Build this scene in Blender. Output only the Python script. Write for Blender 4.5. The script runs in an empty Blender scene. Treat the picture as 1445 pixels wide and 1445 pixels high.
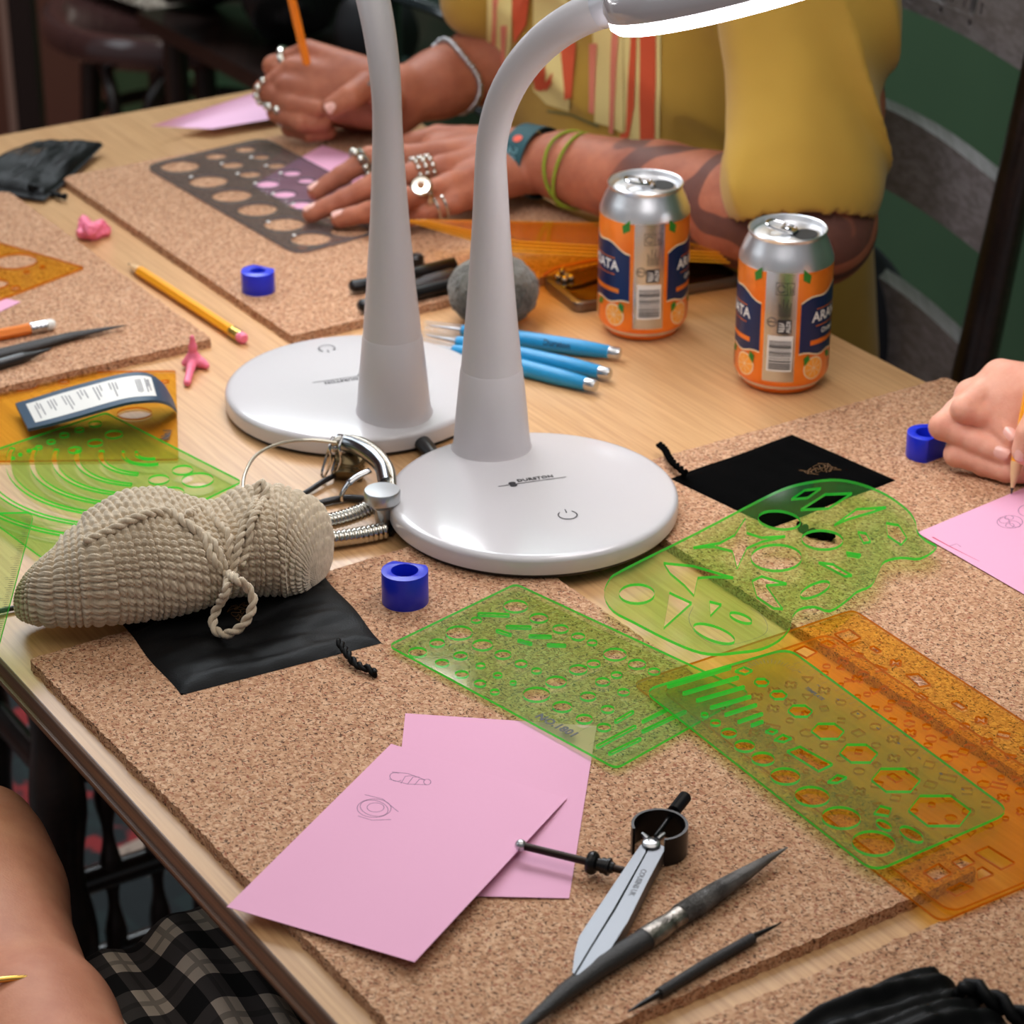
import bpy, bmesh, math, random
import numpy as np
from mathutils import Vector, Matrix
from mathutils.bvhtree import BVHTree
from mathutils.noise import noise as pnoise
import openvdb as vdb

# ---------------------------------------------------------------- camera, world, lights, exposure
SC = bpy.context.scene
COL = SC.collection
F_PX = 3600.0; PITCH = math.radians(26.5); CAM_H = .725; TABLE = .75
cam = bpy.data.cameras.new('camera'); cam_o = bpy.data.objects.new('camera', cam); COL.objects.link(cam_o)
cam.sensor_width = 36; cam.lens = 36 * F_PX / 1445; cam.clip_start = .05; cam.clip_end = 50
cam_o.location = (0, 0, TABLE + CAM_H); cam_o.rotation_euler = (math.pi / 2 - PITCH, 0, 0)
cam.dof.use_dof = True; cam.dof.focus_distance = 1.42; cam.dof.aperture_fstop = 12.5
SC.camera = cam_o
SC.view_settings.view_transform = 'Standard'; SC.view_settings.look = 'None'
SC.view_settings.exposure = -0.17; SC.view_settings.gamma = 1.0; SC.view_settings.use_curve_mapping = False
SC.cycles.transparent_max_bounces = 24; SC.cycles.max_bounces = 10
SC.cycles.sample_clamp_indirect = 6

wd = bpy.data.worlds.new('room_ambient'); SC.world = wd; wd.use_nodes = True
wd.node_tree.nodes['Background'].inputs[0].default_value = (.62, .66, .72, 1)
wd.node_tree.nodes['Background'].inputs[1].default_value = .26

def area(name, loc, target, sx, sy, power, color):
    l = bpy.data.lights.new(name, 'AREA'); l.shape = 'RECTANGLE'; l.size = sx; l.size_y = sy
    l.energy = power; l.color = color
    o = bpy.data.objects.new(name, l); COL.objects.link(o); o.location = loc
    o.rotation_euler = (Vector(target) - Vector(loc)).to_track_quat('-Z', 'Y').to_euler(); return o
area('window_daylight', (.02, 3.52, 2.85), (0, 1.5, .8), 1.5, 1.2, 84, (.88, .95, 1))
area('far_window_daylight', (-1.3, 4.1, 3.1), (0, 1.5, .8), 1.8, 1.1, 52, (.86, .94, 1))
area('side_window_daylight', (-2.6, 1.6, 2.2), (0, 1.5, .8), 1.4, 1.3, 9, (.86, .94, 1))
area('overhead_fill', (.1, .9, 2.75), (0.1, 1.2, .75), 2.4, 2.2, 22, (1, .93, .84))  # added overhead fill in place of a bright ceiling, lightens the can shoulders

# ---------------------------------------------------------------- helpers
CO, SI = math.cos(PITCH), math.sin(PITCH)
def W(x, y, h=0.0):
    """the real point, h metres above the table top, seen at pixel x, y"""
    u = x - 722.5; v = y - 722.5
    d = (u, F_PX * CO - v * SI, -F_PX * SI - v * CO)
    t = (CAM_H - h) / -d[2]
    return Vector((d[0] * t, d[1] * t, TABLE + h))
def WY(x, y, Y):
    """the point at world y = Y seen at pixel x, y"""
    o = Vector((0, 0, TABLE + CAM_H)); d = W(x, y, 0) - o; return o + d * (Y / d.y)
def PXM(x, y, h=0.0):
    """pixels per metre there"""
    p = W(x, y, h); z = p.y * CO - (p.z - TABLE - CAM_H) * SI
    return F_PX / z
ANG = math.radians(32.5)
EU = Vector((math.cos(ANG), math.sin(ANG), 0)); EV = Vector((math.sin(ANG), -math.cos(ANG), 0)); UP = Vector((0, 0, 1))

def lin(c):
    return tuple(((v / 255) / 12.92 if v / 255 <= .04045 else ((v / 255 + .055) / 1.055) ** 2.4) for v in c) + (1,)

def props(o, label=None, cat=None, group=None, kind=None):
    if label: o['label'] = label
    if cat: o['category'] = cat
    if group: o['group'] = group
    if kind: o['kind'] = kind
    return o
def thing(name, label, cat, loc=(0, 0, 0), rz=0.0, group=None):
    o = bpy.data.objects.new(name, None); COL.objects.link(o); o.empty_display_size = .02
    o.location = loc; o.rotation_euler = (0, 0, rz)
    return props(o, label, cat, group)
def mk(name, verts, faces, mat, parent=None, smooth=True, angle=40, world=False, origin=None, idx=None):
    """ONE mesh object.  world=True: verts are world points, moved into the parent's (or origin's) frame"""
    me = bpy.data.meshes.new(name)
    vs = [Vector(v) for v in verts] if not isinstance(verts, np.ndarray) else verts
    off = None
    if world:
        off = parent_loc(parent) if parent else Vector(origin) if origin is not None else None
    if off is not None:
        if isinstance(vs, np.ndarray): vs = vs - np.array(off)
        else: vs = [v - off for v in vs]
    if isinstance(vs, np.ndarray): vs = vs.tolist()
    me.from_pydata(vs, [], faces if not isinstance(faces, np.ndarray) else faces.tolist())
    mats = mat if isinstance(mat, (list, tuple)) else [mat]
    for m in mats: me.materials.append(m)
    if idx is not None: me.polygons.foreach_set('material_index', idx)
    me.polygons.foreach_set('use_smooth', [smooth] * len(me.polygons))
    me.update()
    if smooth and angle and len(me.polygons) < 60000: me.set_sharp_from_angle(angle=math.radians(angle))
    o = bpy.data.objects.new(name, me); COL.objects.link(o)
    if parent: o.parent = parent
    elif off is not None: o.location = off
    return o
def parent_loc(p):
    l = Vector(p.location); q = p.parent
    while q: l = l + Vector(q.location); q = q.parent
    return l
class G:
    """collects verts and faces"""
    def __init__(s): s.v = []; s.f = []; s.i = []
    def add(s, v, f, mi=0):
        n = len(s.v); s.v += [Vector(a) for a in v]; s.f += [tuple(a + n for a in q) for q in f]; s.i += [mi] * len(f); return s
    def mk(s, name, mat, parent=None, **k): return mk(name, s.v, s.f, mat, parent, idx=s.i, **k)
def lathe(prof, n=48, cap0=True, cap1=True, M=None):
    v = []; f = []
    for r, z in prof:
        for k in range(n):
            a = 2 * math.pi * k / n; v.append(Vector((r * math.cos(a), r * math.sin(a), z)))
    for j in range(len(prof) - 1):
        for k in range(n):
            a = j * n + k; b = j * n + (k + 1) % n
            f.append((a, b, b + n, a + n))
    if cap0: f.append(tuple(range(n))[::-1])
    if cap1: f.append(tuple(range((len(prof) - 1) * n, len(prof) * n)))
    if M is not None: v = [M @ p for p in v]
    return v, f
def frames(pts, closed=False):
    n = len(pts); T = []
    for i in range(n):
        if closed: t = pts[(i + 1) % n] - pts[i - 1]
        else: t = pts[min(i + 1, n - 1)] - pts[max(i - 1, 0)]
        T.append(t.normalized() if t.length > 1e-9 else Vector((0, 0, 1)))
    up = Vector((0, 0, 1)) if abs(T[0].z) < .9 else Vector((1, 0, 0))
    N = [(up - T[0] * up.dot(T[0])).normalized()]
    for i in range(1, n):
        a = N[-1] - T[i] * N[-1].dot(T[i]); N.append(a.normalized() if a.length > 1e-9 else N[-1])
    return T, N
def tube(pts, r, n=12, caps=True, closed=False, flat=1.0):
    pts = [Vector(p) for p in pts]; m = len(pts)
    R = r if isinstance(r, (list, tuple)) else [r] * m
    T, N = frames(pts, closed); v = []; f = []
    for i in range(m):
        B = T[i].cross(N[i])
        for k in range(n):
            a = 2 * math.pi * k / n; v.append(pts[i] + B * (math.cos(a) * R[i]) + N[i] * (math.sin(a) * R[i] * flat))
    for i in range(m if closed else m - 1):
        for k in range(n):
            a = i * n + k; b = i * n + (k + 1) % n; c = ((i + 1) % m) * n + (k + 1) % n; d = ((i + 1) % m) * n + k
            f.append((a, b, c, d))
    if caps and not closed:
        f.append(tuple(range(n))[::-1]); f.append(tuple(range((m - 1) * n, m * n)))
    return v, f
def smooth_path(P, per=10, closed=False):
    """Catmull-Rom through the points (vectors of any length)"""
    P = [Vector(p) for p in P]; n = len(P); out = []
    for i in range(n if closed else n - 1):
        a = P[(i - 1) % n] if closed or i > 0 else P[0] * 2 - P[1]
        b = P[i]; c = P[(i + 1) % n]
        d = P[(i + 2) % n] if closed or i + 2 < n else P[-1] * 2 - P[-2]
        for k in range(per):
            t = k / per
            out.append(.5 * ((2 * b) + (c - a) * t + (2 * a - 5 * b + 4 * c - d) * t * t + (3 * b - a - 3 * c + d) * t ** 3))
    if not closed: out.append(P[-1].copy())
    return out
def boxv(c, s, M=None):
    c = Vector(c); v = [c + Vector((x * s[0] / 2, y * s[1] / 2, z * s[2] / 2)) for x in (-1, 1) for y in (-1, 1) for z in (-1, 1)]
    if M is not None: v = [M @ p for p in v]
    return v, [(0, 1, 3, 2), (4, 6, 7, 5), (0, 4, 5, 1), (2, 3, 7, 6), (0, 2, 6, 4), (1, 5, 7, 3)]
def slab(poly, z0, z1):
    n = len(poly); v = [Vector((p[0], p[1], z0)) for p in poly] + [Vector((p[0], p[1], z1)) for p in poly]
    f = [tuple(range(n))[::-1], tuple(range(n, 2 * n))] + [(i, (i + 1) % n, n + (i + 1) % n, n + i) for i in range(n)]
    return v, f
def bevel_mesh(o, w, seg=2, angle=30):
    bm = bmesh.new(); bm.from_mesh(o.data)
    es = [e for e in bm.edges if len(e.link_faces) == 2 and e.calc_face_angle(0) > math.radians(angle)]
    bmesh.ops.bevel(bm, geom=es, offset=w, segments=seg, profile=.5, affect='EDGES', clamp_overlap=True)
    for fa in bm.faces: fa.smooth = True
    bm.to_mesh(o.data); bm.free(); o.data.set_sharp_from_angle(angle=math.radians(50)); return o
def area2(p): return sum(p[i][0] * p[(i + 1) % len(p)][1] - p[(i + 1) % len(p)][0] * p[i][1] for i in range(len(p))) / 2
def plate(name, outer, holes, z0, z1, mats, parent=None, origin=None):
    """flat sheet with holes cut through: outer and holes are world x, y outlines; mats = [faces, cut edges]"""
    off = parent_loc(parent) if parent else Vector(origin) if origin is not None else Vector((0, 0, 0))
    cu = bpy.data.curves.new(name + '_outline', 'CURVE'); cu.dimensions = '2D'; cu.fill_mode = 'BOTH'
    for p in [outer] + holes:
        sp = cu.splines.new('POLY'); sp.points.add(len(p) - 1); sp.use_cyclic_u = True
        for i, q in enumerate(p): sp.points[i].co = (q[0] - off.x, q[1] - off.y, 0, 1)
    cu.extrude = (z1 - z0) / 2
    t = bpy.data.objects.new(name, cu); COL.objects.link(t)
    dg = bpy.context.evaluated_depsgraph_get(); me = bpy.data.meshes.new_from_object(t.evaluated_get(dg))
    bpy.data.objects.remove(t); bpy.data.curves.remove(cu)
    me.materials.clear()
    for m in mats: me.materials.append(m)
    zc = (z0 + z1) / 2 - off.z
    for v in me.vertices: v.co.z += zc
    bm = bmesh.new(); bm.from_mesh(me); bmesh.ops.remove_doubles(bm, verts=bm.verts, dist=1e-6); bmesh.ops.recalc_face_normals(bm, faces=bm.faces)
    for fa in bm.faces:
        fa.material_index = 0 if abs(fa.normal.z) > .5 else min(1, len(mats) - 1); fa.smooth = False
    bm.to_mesh(me); bm.free()
    me.name = name
    o = bpy.data.objects.new(name, me); COL.objects.link(o)
    if parent: o.parent = parent
    elif origin is not None: o.location = off
    return o
def circ(c, r, n=28, ry=None, a0=0.0):
    ry = ry or r; ca, sa = math.cos(a0), math.sin(a0)
    return [(c[0] + r * math.cos(t) * ca - ry * math.sin(t) * sa, c[1] + r * math.cos(t) * sa + ry * math.sin(t) * ca) for t in (2 * math.pi * k / n for k in range(n))]
def round_poly(P, r, seg=5):
    out = []; n = len(P)
    for i in range(n):
        a, b, c = Vector(P[i - 1][:2]), Vector(P[i][:2]), Vector(P[(i + 1) % n][:2])
        d1 = (a - b); d2 = (c - b); rr = min(r, d1.length * .45, d2.length * .45)
        p0 = b + d1.normalized() * rr; p1 = b + d2.normalized() * rr
        for k in range(seg + 1):
            t = k / seg; out.append(tuple((1 - t) ** 2 * p0 + 2 * t * (1 - t) * b + t * t * p1))
    return out

def text_mesh(s, size, extrude=.00006, bold=0.0, spacing=1.0):
    """verts and faces of a word lying in x, y, centred"""
    cu = bpy.data.curves.new('word', 'FONT'); cu.body = s; cu.size = size; cu.extrude = extrude
    cu.align_x = 'CENTER'; cu.align_y = 'CENTER'; cu.resolution_u = 2; cu.offset = bold; cu.space_character = spacing
    t = bpy.data.objects.new('word', cu); COL.objects.link(t)
    me = bpy.data.meshes.new_from_object(t.evaluated_get(bpy.context.evaluated_depsgraph_get()))
    v = [x.co.copy() for x in me.vertices]; f = [tuple(p.vertices) for p in me.polygons]
    bpy.data.objects.remove(t); bpy.data.curves.remove(cu); bpy.data.meshes.remove(me)
    return v, f

# ---- signed distance bodies: smooth unions of tapered limbs meshed as one continuous skin
class SDF:
    def __init__(s, lo, hi, vox):
        s.lo = np.array(lo, float); s.vox = vox
        s.n = np.ceil((np.array(hi) - s.lo) / vox).astype(int) + 1
        s.d = np.full(tuple(s.n), 1.0, np.float32)
    def _win(s, lo, hi, pad):
        a = np.maximum(((np.array(lo) - pad - s.lo) / s.vox).astype(int), 0)
        b = np.minimum(((np.array(hi) + pad - s.lo) / s.vox).astype(int) + 2, s.n)
        if np.any(b <= a): return None, None
        ax = [(s.lo[i] + np.arange(a[i], b[i]) * s.vox).astype(np.float32) for i in range(3)]
        X, Y, Z = np.meshgrid(*ax, indexing='ij')
        return tuple(slice(a[i], b[i]) for i in range(3)), np.stack((X, Y, Z), -1)
    def _mix(s, sl, d, k, sub=False):
        o = s.d[sl]
        if sub:
            d = -d; h = np.clip(.5 - .5 * (o - d) / k, 0, 1); s.d[sl] = o * (1 - h) + d * h + k * h * (1 - h)
            h = np.clip(.5 + .5 * (o - d) / k, 0, 1); s.d[sl] = d * (1 - h) + o * h + k * h * (1 - h)
        else:
            h = np.clip(.5 + .5 * (d - o) / k, 0, 1); s.d[sl] = d * (1 - h) + o * h - k * h * (1 - h)
    def cone(s, a, b, ra, rb, k=.004, flat=None, sub=False):
        """round cone from a to b; flat=(axis, factor): thinner along the axis"""
        a = np.array(a, np.float32); b = np.array(b, np.float32); R = max(ra, rb)
        sl, P = s._win(np.minimum(a, b) - R, np.maximum(a, b) + R, k + 4 * s.vox)
        if sl is None: return s
        if flat is not None:
            ax = np.array(flat[0], np.float32); ax /= np.linalg.norm(ax); fk = 1 / flat[1] - 1
            # stretch space along the axis so that the section comes out thinner
            def st(q): return q + (((q - a) @ ax) * fk)[..., None] * ax
            P = st(P); b = b + float((b - a) @ ax) * fk * ax
        ba = b - a; L2 = float(ba @ ba) + 1e-12; t = np.clip(((P - a) @ ba) / L2, 0, 1)
        d = np.linalg.norm(P - a - t[..., None] * ba, axis=-1) - (ra + (rb - ra) * t)
        if flat is not None: d = d * flat[1] ** .5
        s._mix(sl, d.astype(np.float32), k, sub); return s
    def ell(s, c, r, k=.004, M=None, sub=False):
        c = np.array(c, np.float32); r = np.array(r, np.float32); R = float(r.max())
        sl, P = s._win(c - R, c + R, k + 4 * s.vox)
        if sl is None: return s
        q = P - c
        if M is not None: q = q @ np.array(M, np.float32)       # columns of M are the local axes
        l0 = np.linalg.norm(q / r, axis=-1); l1 = np.linalg.norm(q / (r * r), axis=-1) + 1e-9
        s._mix(sl, (l0 * (l0 - 1) / l1).astype(np.float32), k, sub); return s
    def chain(s, pts, rad, k=.004, flat=None):
        for i in range(len(pts) - 1): s.cone(pts[i], pts[i + 1], rad[i], rad[i + 1], k, flat)
        return s
    def cut(s, point, normal, k=.001):
        """keep the side the normal points away from"""
        n = np.array(Vector(normal).normalized(), np.float32)
        sl, P = s._win(s.lo, s.lo + s.n * s.vox, 0); d = ((P - np.array(point, np.float32)) @ n).astype(np.float32)
        s.d = np.maximum(s.d, d); return s
    def mesh(s):
        g = vdb.FloatGrid(1.0); b = s.vox * 3
        d = np.clip(s.d, -b, b)
        for i in range(3):                                       # close the body where the box ends
            for e in (0, -1):
                sl = [slice(None)] * 3; sl[i] = e; d[tuple(sl)] = b
        g = vdb.FloatGrid(b); g.copyFromArray(d); g.name = 'd'
        p, q = g.convertToQuads()
        return p * s.vox + s.lo, q[:, ::-1]
    def mk(s, name, mat, parent=None, disp=None, **k):
        p, q = s.mesh()
        if disp is not None: p = disp(p)
        k.setdefault('world', True)
        return mk(name, p, q, mat, parent, angle=0, **k)

def bvh_of(o):
    M = Matrix.Translation(parent_loc(o)); me = o.data
    return BVHTree.FromPolygons([M @ v.co for v in me.vertices], [tuple(p.vertices) for p in me.polygons])
def decal(name, polys, frame, bvh, mat, parent, cell=.004, lift=.0006, thick=0):
    """flat print laid on a curved surface: polys in the (a, b) plane of frame=(origin, ex, ey, dir), thrown along dir"""
    o0, ex, ey, dr = [Vector(a) for a in frame]; g = G()
    bm = bmesh.new()
    for poly in polys:
        try: bm.faces.new([bm.verts.new((p[0], p[1], 0)) for p in poly])
        except ValueError: pass
    bmesh.ops.triangulate(bm, faces=bm.faces)
    for _ in range(7):
        es = [e for e in bm.edges if e.calc_length() > cell]
        if not es: break
        bmesh.ops.subdivide_edges(bm, edges=es, cuts=1); bmesh.ops.triangulate(bm, faces=bm.faces)
    V = []; ok = []
    for v in bm.verts:
        p = o0 + ex * v.co.x + ey * v.co.y; h = bvh.ray_cast(p - dr * .3, dr)
        if h[0] is None: V.append(p); ok.append(False)
        else:
            nn = h[1] if h[1].dot(dr) < 0 else -h[1]
            V.append(h[0] + nn * lift); ok.append(True)
    bm.verts.index_update()
    F = [tuple(x.index for x in fa.verts) for fa in bm.faces]
    F = [q for q in F if all(ok[i] for i in q) and max((V[q[0]] - V[q[1]]).length, (V[q[1]] - V[q[2]]).length) < cell * 6]
    bm.free()
    return mk(name, V, F, mat, parent, world=True, angle=0)

# ---------------------------------------------------------------- materials
def new_mat(name):
    m = bpy.data.materials.new(name); m.use_nodes = True; nt = m.node_tree; return m, nt, nt.nodes['Principled BSDF']
def pm(name, rgb, rough=.5, metal=0.0, spec=.5, bump=None, sheen=0, sss=0, coat=0, var=None, trans=0):
    """principled; bump=(scale, strength); var=(scale, second colour, contrast)"""
    m, nt, b = new_mat(name); b.inputs['Base Color'].default_value = lin(rgb)
    b.inputs['Roughness'].default_value = rough; b.inputs['Metallic'].default_value = metal
    b.inputs['Specular IOR Level'].default_value = spec
    if sheen: b.inputs['Sheen Weight'].default_value = sheen
    if coat: b.inputs['Coat Weight'].default_value = coat; b.inputs['Coat Roughness'].default_value = .08
    if sss:
        b.inputs['Subsurface Weight'].default_value = sss; b.inputs['Subsurface Scale'].default_value = .006
        b.inputs['Subsurface Radius'].default_value = (1, .35, .18)
    if trans: b.inputs['Transmission Weight'].default_value = trans
    tc = nt.nodes.new('ShaderNodeTexCoord')
    if var:
        n = nt.nodes.new('ShaderNodeTexNoise'); n.inputs['Scale'].default_value = var[0]; n.inputs['Detail'].default_value = 4
        nt.links.new(tc.outputs['Object'], n.inputs['Vector'])
        r = ramp(nt, n.outputs['Fac'], [(.5 - var[2], lin(rgb)), (.5 + var[2], lin(var[1]))]); nt.links.new(r, b.inputs['Base Color'])
    if bump:
        n = nt.nodes.new('ShaderNodeTexNoise'); n.inputs['Scale'].default_value = bump[0]; n.inputs['Detail'].default_value = 3
        nt.links.new(tc.outputs['Object'], n.inputs['Vector']); bumpn(nt, b, n.outputs['Fac'], bump[1])
    return m
def bumpn(nt, b, h, strength, dist=.001):
    bp = nt.nodes.new('ShaderNodeBump'); bp.inputs['Strength'].default_value = strength; bp.inputs['Distance'].default_value = dist
    nt.links.new(h, bp.inputs['Height']); nt.links.new(bp.outputs['Normal'], b.inputs['Normal'])
def ramp(nt, src, stops, mode='LINEAR'):
    r = nt.nodes.new('ShaderNodeValToRGB'); r.color_ramp.interpolation = mode
    while len(r.color_ramp.elements) < len(stops): r.color_ramp.elements.new(.5)
    for e, (p, c) in zip(r.color_ramp.elements, stops): e.position = p; e.color = c
    nt.links.new(src, r.inputs['Fac']); return r.outputs['Color']
def mathn(nt, op, a, b=None, c=None):
    n = nt.nodes.new('ShaderNodeMath'); n.operation = op
    for i, x in enumerate((a, b, c)):
        if x is None: continue
        if isinstance(x, (int, float)): n.inputs[i].default_value = x
        else: nt.links.new(x, n.inputs[i])
    return n.outputs[0]
def mixc(nt, f, a, b, mode='MIX'):
    n = nt.nodes.new('ShaderNodeMix'); n.data_type = 'RGBA'; n.blend_type = mode
    for i, x in ((0, f), (6, a), (7, b)):
        if isinstance(x, (int, float)): n.inputs[i].default_value = x
        elif isinstance(x, tuple): n.inputs[i].default_value = x
        else: nt.links.new(x, n.inputs[i])
    return n.outputs[2]
def coords(nt, rot=0.0, scale=(1, 1, 1), kind='Object'):
    tc = nt.nodes.new('ShaderNodeTexCoord'); mp = nt.nodes.new('ShaderNodeMapping')
    mp.vector_type = 'TEXTURE'
    mp.inputs['Rotation'].default_value = (0, 0, rot); mp.inputs['Scale'].default_value = tuple(1 / q for q in scale)
    nt.links.new(tc.outputs[kind], mp.inputs['Vector']); return mp.outputs['Vector']
def noise(nt, vec, scale, detail=2, rough=.5, dist=0.0):
    n = nt.nodes.new('ShaderNodeTexNoise'); n.inputs['Scale'].default_value = scale; n.inputs['Detail'].default_value = detail
    n.inputs['Roughness'].default_value = rough; n.inputs['Distortion'].default_value = dist
    nt.links.new(vec, n.inputs['Vector']); return n.outputs['Fac']

def cork_mat():
    m, nt, b = new_mat('cork'); co = coords(nt)
    v = nt.nodes.new('ShaderNodeTexVoronoi'); v.inputs['Scale'].default_value = 560
    nz = nt.nodes.new('ShaderNodeTexNoise'); nz.inputs['Scale'].default_value = 300; nt.links.new(co, nz.inputs['Vector'])
    off = nt.nodes.new('ShaderNodeVectorMath'); off.operation = 'MULTIPLY_ADD'; off.inputs[1].default_value = (.004,) * 3
    nt.links.new(nz.outputs['Color'], off.inputs[0]); nt.links.new(co, off.inputs[2]); nt.links.new(off.outputs[0], v.inputs['Vector'])
    sep = nt.nodes.new('ShaderNodeSeparateColor'); nt.links.new(v.outputs['Color'], sep.inputs[0])
    base = ramp(nt, sep.outputs[0], [(0, lin((160, 114, 84))), (.35, lin((184, 140, 108))), (.7, lin((200, 158, 124))), (1, lin((216, 178, 146)))])
    big = noise(nt, co, 9, 3)
    base = mixc(nt, mathn(nt, 'MULTIPLY', big, .35), base, lin((176, 126, 88)))
    fl = []
    for rot, sc in ((.3, (1, .36, 1)), (1.9, (1, .36, 1)), (1.1, (1, .4, 1))):
        c2 = coords(nt, rot, sc); fl.append(noise(nt, c2, 760, 1.5, .6))
    mx = mathn(nt, 'MAXIMUM', mathn(nt, 'MAXIMUM', fl[0], fl[1]), fl[2])
    dark = ramp(nt, mx, [(.630, (0, 0, 0, 1)), (.66, (.9, .9, .9, 1))])
    col = mixc(nt, dark, base, lin((62, 34, 24)))
    red = ramp(nt, noise(nt, coords(nt, .8, (1, .5, 1)), 640, 1.5, .6), [(.62, (0, 0, 0, 1)), (.66, (.8, .8, .8, 1))]); col = mixc(nt, red, col, lin((142, 74, 54)))
    nt.links.new(col, b.inputs['Base Color']); b.inputs['Roughness'].default_value = .85; b.inputs['Specular IOR Level'].default_value = .25
    bumpn(nt, b, mathn(nt, 'SUBTRACT', sep.outputs[0], mathn(nt, 'MULTIPLY', dark, 1.2)), .35, .0006)
    return m
def wood_mat(name, a, b_, c, rot, rough=.40, scale=60, fine=420, coat=.30):
    m, nt, b = new_mat(name)
    g1 = noise(nt, coords(nt, rot, (1, .06, 1)), scale, 4, .6, .4)
    g2 = noise(nt, coords(nt, rot, (1, .022, 1)), fine, 3, .6)
    g3 = noise(nt, coords(nt, rot, (1, .5, 1)), 6, 2)
    col = ramp(nt, g1, [(.3, lin(a)), (.55, lin(b_)), (.75, lin(c))])
    col = mixc(nt, ramp(nt, g2, [(.42, (0, 0, 0, 1)), (.61, (.68, .68, .68, 1))]), col, lin(c))
    col = mixc(nt, mathn(nt, 'MULTIPLY', g3, .35), col, lin(b_))
    nt.links.new(col, b.inputs['Base Color']); b.inputs['Roughness'].default_value = rough
    b.inputs['Coat Weight'].default_value = coat; b.inputs['Coat Roughness'].default_value = .25
    bumpn(nt, b, g2, .12, .0005); return m
def tinted(name, trans, body, amount, rough=.08):
    """clear coloured plastic sheet: light through it takes the tint, part of it is scattered by the pigment"""
    m = bpy.data.materials.new(name); m.use_nodes = True; nt = m.node_tree; nt.nodes.clear()
    out = nt.nodes.new('ShaderNodeOutputMaterial')
    tr = nt.nodes.new('ShaderNodeBsdfTransparent'); tr.inputs[0].default_value = trans + (1,)
    df = nt.nodes.new('ShaderNodeBsdfDiffuse'); df.inputs[0].default_value = body + (1,)
    tl = nt.nodes.new('ShaderNodeBsdfTranslucent'); tl.inputs[0].default_value = body + (1,)
    gl = nt.nodes.new('ShaderNodeBsdfGlossy'); gl.inputs['Roughness'].default_value = rough
    fr = nt.nodes.new('ShaderNodeFresnel'); fr.inputs[0].default_value = 1.45
    a = nt.nodes.new('ShaderNodeMixShader'); a.inputs[0].default_value = .5; nt.links.new(df.outputs[0], a.inputs[1]); nt.links.new(tl.outputs[0], a.inputs[2])
    c = nt.nodes.new('ShaderNodeMixShader'); c.inputs[0].default_value = amount; nt.links.new(tr.outputs[0], c.inputs[1]); nt.links.new(a.outputs[0], c.inputs[2])
    ge = nt.nodes.new('ShaderNodeNewGeometry'); d = nt.nodes.new('ShaderNodeMixShader')
    nt.links.new(mathn(nt, 'MULTIPLY', fr.outputs[0], mathn(nt, 'SUBTRACT', 1.0, ge.outputs['Backfacing'])), d.inputs[0]); nt.links.new(c.outputs[0], d.inputs[1]); nt.links.new(gl.outputs[0], d.inputs[2])
    nt.links.new(d.outputs[0], out.inputs[0]); return m

M = {}
M['cork'] = cork_mat()
M['table'] = wood_mat('beech_table', (198, 150, 100), (212, 167, 117), (180, 132, 86), ANG)
M['edge'] = wood_mat('table_edge_wood', (98, 66, 44), (114, 78, 52), (72, 46, 32), ANG, .45)
M['dark_wood'] = wood_mat('dark_stained_wood', (52, 34, 28), (38, 25, 21), (24, 16, 14), 0, .28, 40, 200, .5)
M['white'] = pm('glossy_white_plastic', (204, 201, 203), .22, coat=.4)
M['white_satin'] = pm('satin_white_plastic', (206, 200, 202), .38)
M['black'] = pm('black_plastic', (22, 22, 24), .35)
M['ink'] = pm('dark_ink', (38, 36, 42), .5)
M['greyink'] = pm('grey_print', (120, 118, 122), .5)
M['chrome'] = pm('polished_metal', (205, 205, 208), .12, 1)
M['steel'] = pm('brushed_steel', (190, 190, 192), .28, 1, bump=(900, .08))
M['alu'] = pm('aluminium', (200, 202, 205), .24, 1)
M['silver'] = pm('silver', (214, 210, 200), .18, 1)
M['dark_steel'] = pm('dark_steel', (92, 88, 84), .38, .85, bump=(1500, .35), var=(60, (60, 56, 54), .2))
M['blackened'] = pm('blackened_steel', (28, 27, 28), .3, .5)
M['pink'] = pm('pink_paper', (226, 166, 194), .75, spec=.25, bump=(300, .05))
M['pink_eraser'] = pm('pink_rubber', (240, 120, 150), .5, sss=.1)
M['graphite'] = pm('graphite_line', (120, 92, 118), .7)
M['redline'] = pm('red_fold_line', (196, 70, 96), .7)
M['blue_wax'] = pm('blue_carving_wax', (14, 40, 205), .35, sss=.12)
M['green_edge'] = tinted('green_cut_edge', (.3, .9, .25), (.05, 1., .10), .62)  # edge glow of the fluorescent sheet put into a brighter green
M['green'] = tinted('green_clear_plastic', (.87, .945, .72), (.12, .95, .24), .055)
M['orange'] = tinted('orange_clear_plastic', (1., .915, .58), (1., .48, .01), .045)
M['orange_edge'] = tinted('orange_cut_edge', (.8, .3, .02), (.75, .25, .01), .6)
M['smoke'] = tinted('smoke_clear_plastic', (.74, .73, .75), (.36, .35, .36), .17)
M['smoke_edge'] = tinted('smoke_cut_edge', (.4, .4, .42), (.26, .26, .28), .7)
M['clear'] = tinted('clear_plastic', (.90, .92, .94), (.85, .85, .88), .16, .04)
M['pencil_yellow'] = pm('yellow_pencil_paint', (250, 168, 30), .3, coat=.3)
M['pencil_orange'] = pm('orange_pencil_paint', (240, 130, 30), .3, coat=.3)
M['raw_wood'] = pm('sharpened_wood', (226, 188, 140), .6)
M['lead'] = pm('pencil_lead', (50, 48, 50), .4)
M['gold'] = pm('gold_metal', (224, 180, 90), .15, 1)
M['brass_green'] = pm('ferrule', (216, 180, 90), .25, 1)
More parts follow.
